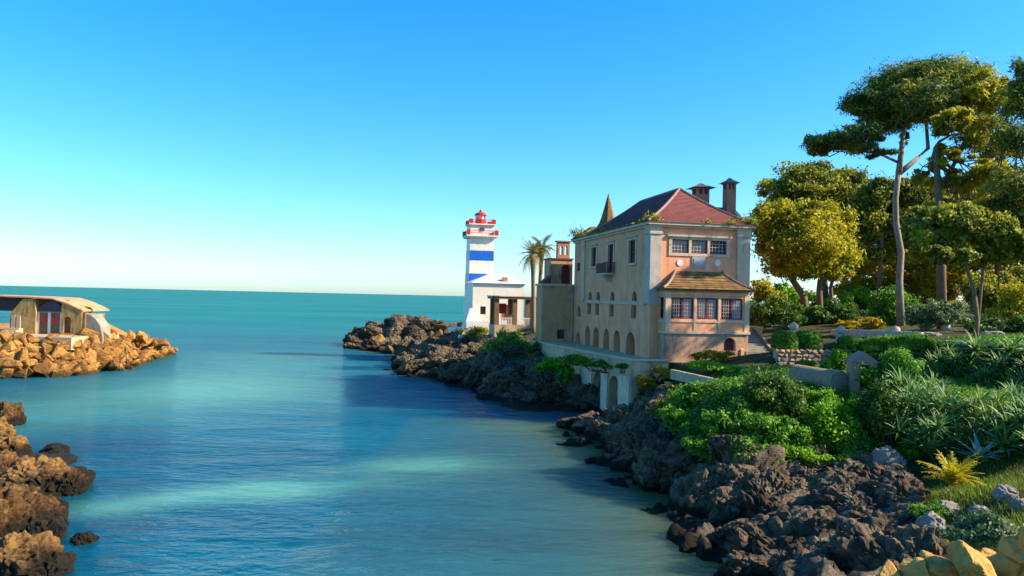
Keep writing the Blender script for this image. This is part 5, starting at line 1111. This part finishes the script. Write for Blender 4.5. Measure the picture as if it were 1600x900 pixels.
# ------------------------------------------------------------------ garden masonry
def garden():
    # steps up to the garden
    b = G(1184, 553, 5.35); s = empty('garden_steps', b, TH, 'flight of stone garden steps beside the mansion bay', 'steps')
    n = 9; w, rise, run = 1.05, 1.75 / 9, 0.34
    for k in range(n): MB().box(-w + 0.03 * k, w + 0.03 * k, run * k, run * n + 0.3, rise * k + (0.002 if k else -0.8), rise * (k + 1)).build('step', M['grey_conc'], s)
    for sx in (-1, 1):
        MB().prism([(0, -0.8), (0, 0.35), (run * n, 1.75 + 0.35), (run * n + 0.35, 1.75 + 0.35), (run * n + 0.35, -0.8)], 'x', sx * (w + 0.3) - 0.14, sx * (w + 0.3) + 0.14).build('side_wall', M['yellow_wall'] if sx < 0 else M['rubble'], s)
    b = W(1183, 522, 67.5); p = empty('yellow_wall', b, TH, 'short yellow rendered wall between the mansion and the steps', 'wall')
    MB().box(-0.55, 0.5, 0, 0.4, -1.5, 0.55).build('body', M['yellow_wall'], p); MB().box(-0.62, 0.57, -0.07, 0.47, 0.553, 0.65).build('coping', M['stone_w'], p)
    # rubble retaining wall below the hedge, stone by stone
    a, c = RW0 - np.array([0, 0, 0.1]), RW1; d = c - a; L = np.hypot(d[0], d[1]); rz = math.atan2(d[1], d[0])
    r = empty('rubble_wall', a, rz, 'rubble stone retaining wall under the clipped hedge', 'wall'); rng = np.random.default_rng(31)
    MB().box(0, L, 0.12, 0.6, -0.6, 1.22).build('core', M['path'], r)
    st = [block_mesh('stone', M['rubble'], 700 + k, 0.08) for k in range(6)]; z = -0.2
    while z < 1.15:
        u = rng.uniform(-0.1, 0.1)
        while u < L:
            wd = rng.uniform(0.3, 0.55); o = link('stone', st[rng.integers(6)], r, (u + wd / 2, 0.12, z + 0.16)); o.scale = (wd / 2 * 1.15, 0.2, 0.235); o.rotation_euler = (rng.normal() * 0.15, rng.normal() * 0.15, rng.normal() * 0.1 + (math.pi if rng.random() < .5 else 0)); u += wd
        z += 0.30
    # side wall of the steps' landing
    # parapet along the garden path
    for (pts, lab) in (([(1300, 524, 6.9), (1370, 526, 7.0), (1442, 530, 7.1)], 'pale stone parapet along the garden path'), ([(1446, 536, 7.1), (1530, 540, 7.2), (1640, 545, 7.3)], 'low path kerb wall running to the picture edge')):
        P = [GT(q[0], q[1]) for q in pts]; e = empty('parapet' if 'parapet' in lab else 'kerb_wall', P[0], 0, lab, 'wall'); hh = 0.5 if 'parapet' in lab else 0.22
        for k, (p, q) in enumerate(zip(P, P[1:])):
            m = (int(np.linalg.norm(q - p) / 1.1) + 1)
            for j in range(m):
                A = p + (q - p) * (j / m); B = p + (q - p) * ((j + 0.97) / m); o = MB().box(0, np.hypot(*(B - A)[:2]), -0.15, 0.15, -0.4, hh).build('block', M['stone'], e, A - P[0], False, 0.03)
                o.rotation_euler = (0, 0, math.atan2(B[1] - A[1], B[0] - A[0]) + 0.0)
    for (px, py, D, lab) in ((1240, 516, 60, 'pale stone finial beside the top of the steps'), (1314, 522, 58, 'pale domed stone on the parapet near the hedge end'), (1399, 522, 57, 'pale stone finial in the middle of the parapet'), (1478, 518, 60, 'pale rough stone behind the path')):
        b = W(px, py, D); e = empty('stone_finial', b, 0, lab, 'ornament'); MB().box(-0.28, 0.28, -0.28, 0.28, -0.9, 0).build('pedestal', M['stone'], e)
        MB().lathe([(0.2, 0.003), (0.3, 0.12), (0.36, 0.3), (0.3, 0.48), (0.12, 0.6), (0.05, 0.66)], 0, 0, 12).build('ball', M['stone'], e, None, True)
    for (px, py, w, lab) in ((1550, 523, 46, 'long pale rock behind the path'), (1452, 520, 30, 'pale rock by the small grey tree')):
        b = W(px, py, 56); s_ = 56 / FPX; place('garden_boulder', crag_mesh('garden_boulder', M['rock_pale'], px, 4, (1, 1, 0.6), 0.7), (b[0], b[1], b[2] - 0.2), (w * s_ / 2, w * s_ / 2, w * s_ / 3), np.random.default_rng(px), lab, None, 'rock', 0.1)
    # path sheet
    P = [G(1296, 528, 6.9), G(1442, 533, 7.1), G(1700, 548, 7.3)]
    # bed edging
    a, c = G(1050, 580, 4.9), G(1150, 602, 4.9); e = empty('bed_edging', a, 0, 'pale timber edging along the planted bed above the cliff', 'edging')
    for k in range(4):
        A = a + (c - a) * k / 4; B = a + (c - a) * (k + 0.97) / 4; o = MB().box(0, np.hypot(*(B - A)[:2]), -0.12, 0.12, -0.5, 0.12).build('beam', M['concrete'], e, A - a, False, 0.02); o.rotation_euler = (0, 0, math.atan2((B - A)[1], (B - A)[0]))
    for i, (px, py, w, h) in enumerate(((1028, 592, 22, 14), (1046, 598, 20, 16), (1035, 606, 18, 12), (1018, 590, 14, 10))):
        c = GT(px, py + h / 2, 0.12); s_ = c[1] / FPX; place('sunlit_stone', block_mesh('sunlit_stone', M['gold_stone'], 720 + i), c, (w * s_ / 2, w * s_ / 2, h * s_ / 2), np.random.default_rng(i), ['broad', 'upright', 'low', 'smallest'][i] + ' yellow sandstone block in the broken wall by the terrace corner', 'yellow stones by the terrace corner', 'rock', 0.2)
    # stone cylinder (old roller vault) lying below the box hedge
    g = ground_D(1310, 616); p, q = W(1250, 586, g + 3.5), W(1310, 597, g + 0.3); r = 17.5 * g / FPX; e = empty('stone_cylinder', p, 0, 'lying stone cylinder with round end beside the hut', 'cistern'); d = Vector(q - p); k = d.normalized()
    MB().tube([Vector((0, 0, 0)) - k * 0.3, d * 0.5, d], [r, r, r], 20).build('barrel', M['rubble'], e, None, False, 0.04)
    MB().tube([d + k * 0.004, d + k * 0.12], [r * 1.08, r * 1.02], 20).build('end_cap', M['grey_conc'], e)
    for t in (0.25, 0.8): m = d * t; MB().box(m.x - 0.25, m.x + 0.25, m.y - 0.25, m.y + 0.25, m.z - r - 0.9, m.z - r * 0.6).build('support', M['rubble'], e)
    # small stone hut with doorway
    b = GT(1350, 616); e = empty('stone_hut', b, -0.25, 'small stone hut with a gabled doorway half hidden in the bushes', 'hut'); w = MB(); mp = lambda u, z, d: (u, d, z)
    facade(w, mp, -0.75, 0.75, -0.8, 1.75, [(-0.25, 0.33, -0.75, 1.6, False)], 0.3)
    w.add([(-0.75, 0, -0.8), (-0.75, 2, -0.8), (-0.75, 2, 1.75), (-0.75, 0, 1.75), (0.75, 0, -0.8), (0.75, 2, -0.8), (0.75, 2, 1.75), (0.75, 0, 1.75)], [(0, 1, 2, 3), (4, 5, 6, 7), (1, 5, 6, 2)])
    w.build('wall', M['rubble'], e); MB().prism([(-0.9, 1.753), (0, 2.35), (0.9, 1.753)], 'y', -0.1, 2.1).build('roof', M['ridge'], e)
    slab(mp, -0.27, 0.35, -0.75, 1.62, 0.28, 0.33).build('door', M['iron'], e); MB().box(-0.4, 0.48, -0.06, 0.1, 1.6, 1.745).build('lintel', M['salmon'], e)
    e.scale = (0.8, 0.8, 0.85)
    for k in range(3): MB().box(-0.3, 0.4, -0.5 + 0.16 * k, -0.003, -0.8, -0.5 + 0.18 * k).build('step', M['grey_conc'], e)
garden()

# ------------------------------------------------------------------ aloes, agave, fern, grass
def rosette(seed, n=26, L=0.75):
    rng = np.random.default_rng(seed); V, F, T = [], [], []
    for k in range(n):
        az = k * 2.399 + rng.normal() * 0.15; el = 0.25 + 1.15 * (k / n) + rng.normal() * 0.1; l_ = L * rng.uniform(0.75, 1.15); wd = 0.045; tt = rng.uniform(0, 1)
        d = np.array([math.cos(az), math.sin(az), 0]); s = np.array([-math.sin(az), math.cos(az), 0]); i0 = len(V); p = np.zeros(3); m = 5
        for j in range(m):
            t = j / (m - 1); e = el - 0.9 * t * t; w_ = wd * (1 - t ** 1.6) + 0.003
            V += [p - s * w_ + [0, 0, w_ * 0.5], p.copy(), p + s * w_ + [0, 0, w_ * 0.5]]; p = p + (d * math.cos(e) + np.array([0, 0, math.sin(e)])) * l_ / (m - 1)
        for j in range(m - 1):
            for c in (0, 1): a = i0 + j * 3 + c; F.append((a, a + 1, a + 4, a + 3)); T.append(np.clip(tt + rng.normal() * 0.08, 0, 1))
    return np_mesh('aloe_leaves', V, F, Lf['aloe'], True, T)
RS = [rosette(900 + k, 26, 0.8) for k in range(6)]
rng = np.random.default_rng(15); n = 0; spots = []
for k in range(6000):
    if n >= 230: break
    px, py = rng.uniform(1400, 1625), rng.uniform(548, 712)
    if py < 548 + max(0, (1470 - px)) * 0.9 or py > 700 - max(0, (1450 - px)) * 0.3 + rng.normal() * 4: continue
    D = (ground_D(px, py) or 43) - 0.9 + rng.normal() * 0.3; p = W(px, py, D)
    if any(abs(p[0] - q[0]) + abs(p[2] - q[2]) < 0.36 for q in spots): continue
    spots.append(p); n += 1
    s = rng.uniform(0.9, 1.6); o = link('aloe_plant', RS[n % 6], None, p); o.scale = (s, s, s); o.rotation_euler = (rng.normal() * 0.3 + 0.45, rng.normal() * 0.3, rng.uniform(0, 6.28))
    o.rotation_euler = (Euler((0.5 + rng.normal() * 0.25, rng.normal() * 0.3, 0)).to_matrix() @ Matrix.Rotation(rng.uniform(0, 6.28), 3, 'Z')).to_euler()
    tag(o, '%s spiky aloe rosette %s of the thicket %s' % ('small' if s < 1.12 else ('middling' if s < 1.36 else 'large'), 'along the upper edge' if py < 590 else ('in the middle' if py < 645 else 'along the lower edge'), 'next to the mossy bush' if px < 1450 else ('above the yellow fern' if px < 1500 else ('around the blue agave' if px < 1560 else 'at the picture edge'))), 'aloe', 'aloes in the thicket on the slope')
# the aloe thicket's woody mass underneath
V, F, T = [], [], []
P = np.array([W(px, py, (ground_D(px, py) or 43) - rng.uniform(0, 0.5)) for px, py in zip(rng.uniform(1405, 1640, 5000), rng.uniform(555, 712, 5000))])
V, F = leaf_quads(rng, P, np.full(len(P), 0.34), 0.2)
tag(link('aloe_undergrowth', np_mesh('aloe_undergrowth', V, F, Lf['dark'], False, rng.uniform(0, 0.7, len(F)))), 'dark tangle of stems under the aloe rosettes', 'undergrowth', None, 'stuff')
def blade_mesh(L, w, curve, mat, seed):
    V, F, m = [], [], 7
    for j in range(m):
        t = j / (m - 1); ww = w * (1 - t ** 1.5) * (0.75 + 0.5 * math.sin(math.pi * min(1, t * 1.4))) + 0.004; x = L * t; z = L * (-curve * t * t)
        V += [(x, -ww, z + ww * 0.55), (x, 0, z), (x, ww, z + ww * 0.55)]
    for j in range(m - 1):
        for c in (0, 1): F.append((j * 3 + c, j * 3 + c + 1, j * 3 + c + 4, j * 3 + c + 3))
    return np_mesh('leaf', V, F, mat, True, np.random.default_rng(seed).uniform(0, 1, len(F)))
b = W(1530, 718, 32.5); ag = empty('agave', b, 0, 'blue grey agave with broad pointed leaves above the yellow fern', 'agave'); me = blade_mesh(1.35, 0.11, 0.16, Lf['agave'], 1)
for k in range(14):
    o = link('leaf', me, ag); el = 0.25 + 0.95 * (k / 14); o.rotation_euler = (0, -el, k * 2.399); s = rng.uniform(0.8, 1.1); o.scale = (s, s, s)
b = G(1487, 762, 3.0); cy = empty('fern', b, 0, 'yellow fern with arching fronds on the grass slope', 'fern'); ms = [frond_mesh('frond', 1.35, dr, Lf['cycad'], 20, 0.2, 40 + k) for k, dr in enumerate((0.15, 0.4))]
for k in range(30):
    o = link('frond', ms[k % 2], cy, (0, 0, 0.1)); o.rotation_euler = (rng.normal() * 0.15, -rng.uniform(0.15, 1.25), k * 2.399); s = rng.uniform(0.75, 1.1); o.scale = (s, s, s)
def grass():
    rng = np.random.default_rng(8); x = rng.uniform(10, 36, 130000); y = rng.uniform(15, 40, 130000); z = land(x, y); r = rockness(x, y, z)
    keep = (r < 0.35) & (fbm(np.stack([x, y, x * 0], 1) * 0.35, 3, 6) > -0.25) & (z > 0.8); x, y, z = x[keep], y[keep], z[keep]; n = len(x)
    h = rng.uniform(0.08, 0.26, n) * (1 + 0.5 * fbm(np.stack([x, y, x * 0], 1) * 0.5, 2, 12)); a = rng.uniform(0, 6.28, n); w = 0.022
    dx, dy = np.cos(a) * w, np.sin(a) * w; lx, ly = rng.normal(size=n) * h * 0.5, rng.normal(size=n) * h * 0.5
    V = np.stack([np.stack([x - dx, y - dy, z - 0.05], 1), np.stack([x + dx, y + dy, z - 0.05], 1), np.stack([x + lx, y + ly, z + h], 1)], 1).reshape(-1, 3)
    tag(link('grass', np_mesh('grass', V, np.arange(3 * n).reshape(-1, 3), Lf['grass'], False, np.clip(0.5 + 0.25 * rng.normal(size=n), 0, 1))), 'rough green grass covering the slope above the rocks', 'grass', None, 'stuff')
grass()
# ivy and herb cover of the cliff top
def cover():
    rng = np.random.default_rng(9); x = rng.uniform(4, 36, 90000); y = rng.uniform(33, 51, 90000); z = land(x, y)
    k = (z > 2.5 + 0.5 * noise(np.stack([x, y, x * 0], 1) * 0.4, 5)) & ~((y > 58) & (x < 21)); x, y, z = x[k], y[k], z[k]
    V, F = leaf_quads(rng, np.stack([x, y, z + rng.uniform(0, 0.35, len(x))], 1), np.full(len(x), 0.14), 0.55, None, 0.8)
    tag(link('ground_cover', np_mesh('ground_cover', V, F, Lf['green'], False, np.clip(0.42 + 0.25 * rng.normal(size=len(F)), 0, 1))), 'green herbs covering the top of the cliff', 'ground cover', None, 'stuff')
cover()

# ------------------------------------------------------------------ golden dry-stone wall in the near corner
def near_wall():
    rng = np.random.default_rng(21); b = np.array([4.2, 8.0, 5.2]); w = empty('dry_stone_wall', b, 0, 'sunlit golden dry stone wall in the near bottom corner', 'wall')
    ms = [block_mesh('stone', M['gold_stone'], 40 + k, 0.05, 17, 6) for k in range(9)]
    tops = [(1392, 893, 46, 36), (1425, 885, 40, 34), (1462, 884, 56, 40), (1512, 872, 62, 52), (1552, 880, 40, 36), (1585, 880, 50, 42), (1590, 848, 44, 44), (1625, 842, 50, 50), (1625, 890, 60, 50), (1545, 905, 60, 40), (1490, 912, 56, 36), (1430, 915, 56, 36), (1380, 916, 50, 32), (1600, 918, 60, 44)]
    for i, (px, py, ww, hh) in enumerate(tops):
        D = 8.0 + rng.normal() * 0.12; c = W(px, py + hh * 0.15, D); s = D / FPX
        o = link('stone', ms[i % 9], w, c - b); o.scale = (ww * s * 0.56, 0.24, hh * s * 0.72); o.rotation_euler = (rng.normal() * 0.25, rng.normal() * 0.3, rng.normal() * 0.4)
    for row in range(6):
        for j in range(10):
            c = W(1370 + j * 36 + rng.normal() * 4 + (row % 2) * 15, 940 + row * 32, 8.05); s = 8 / FPX
            o = link('stone', ms[rng.integers(9)], w, c - b); o.scale = (22 * s, 0.24, 20 * s); o.rotation_euler = (rng.normal() * 0.2, rng.normal() * 0.2, rng.normal() * 0.3)
near_wall()
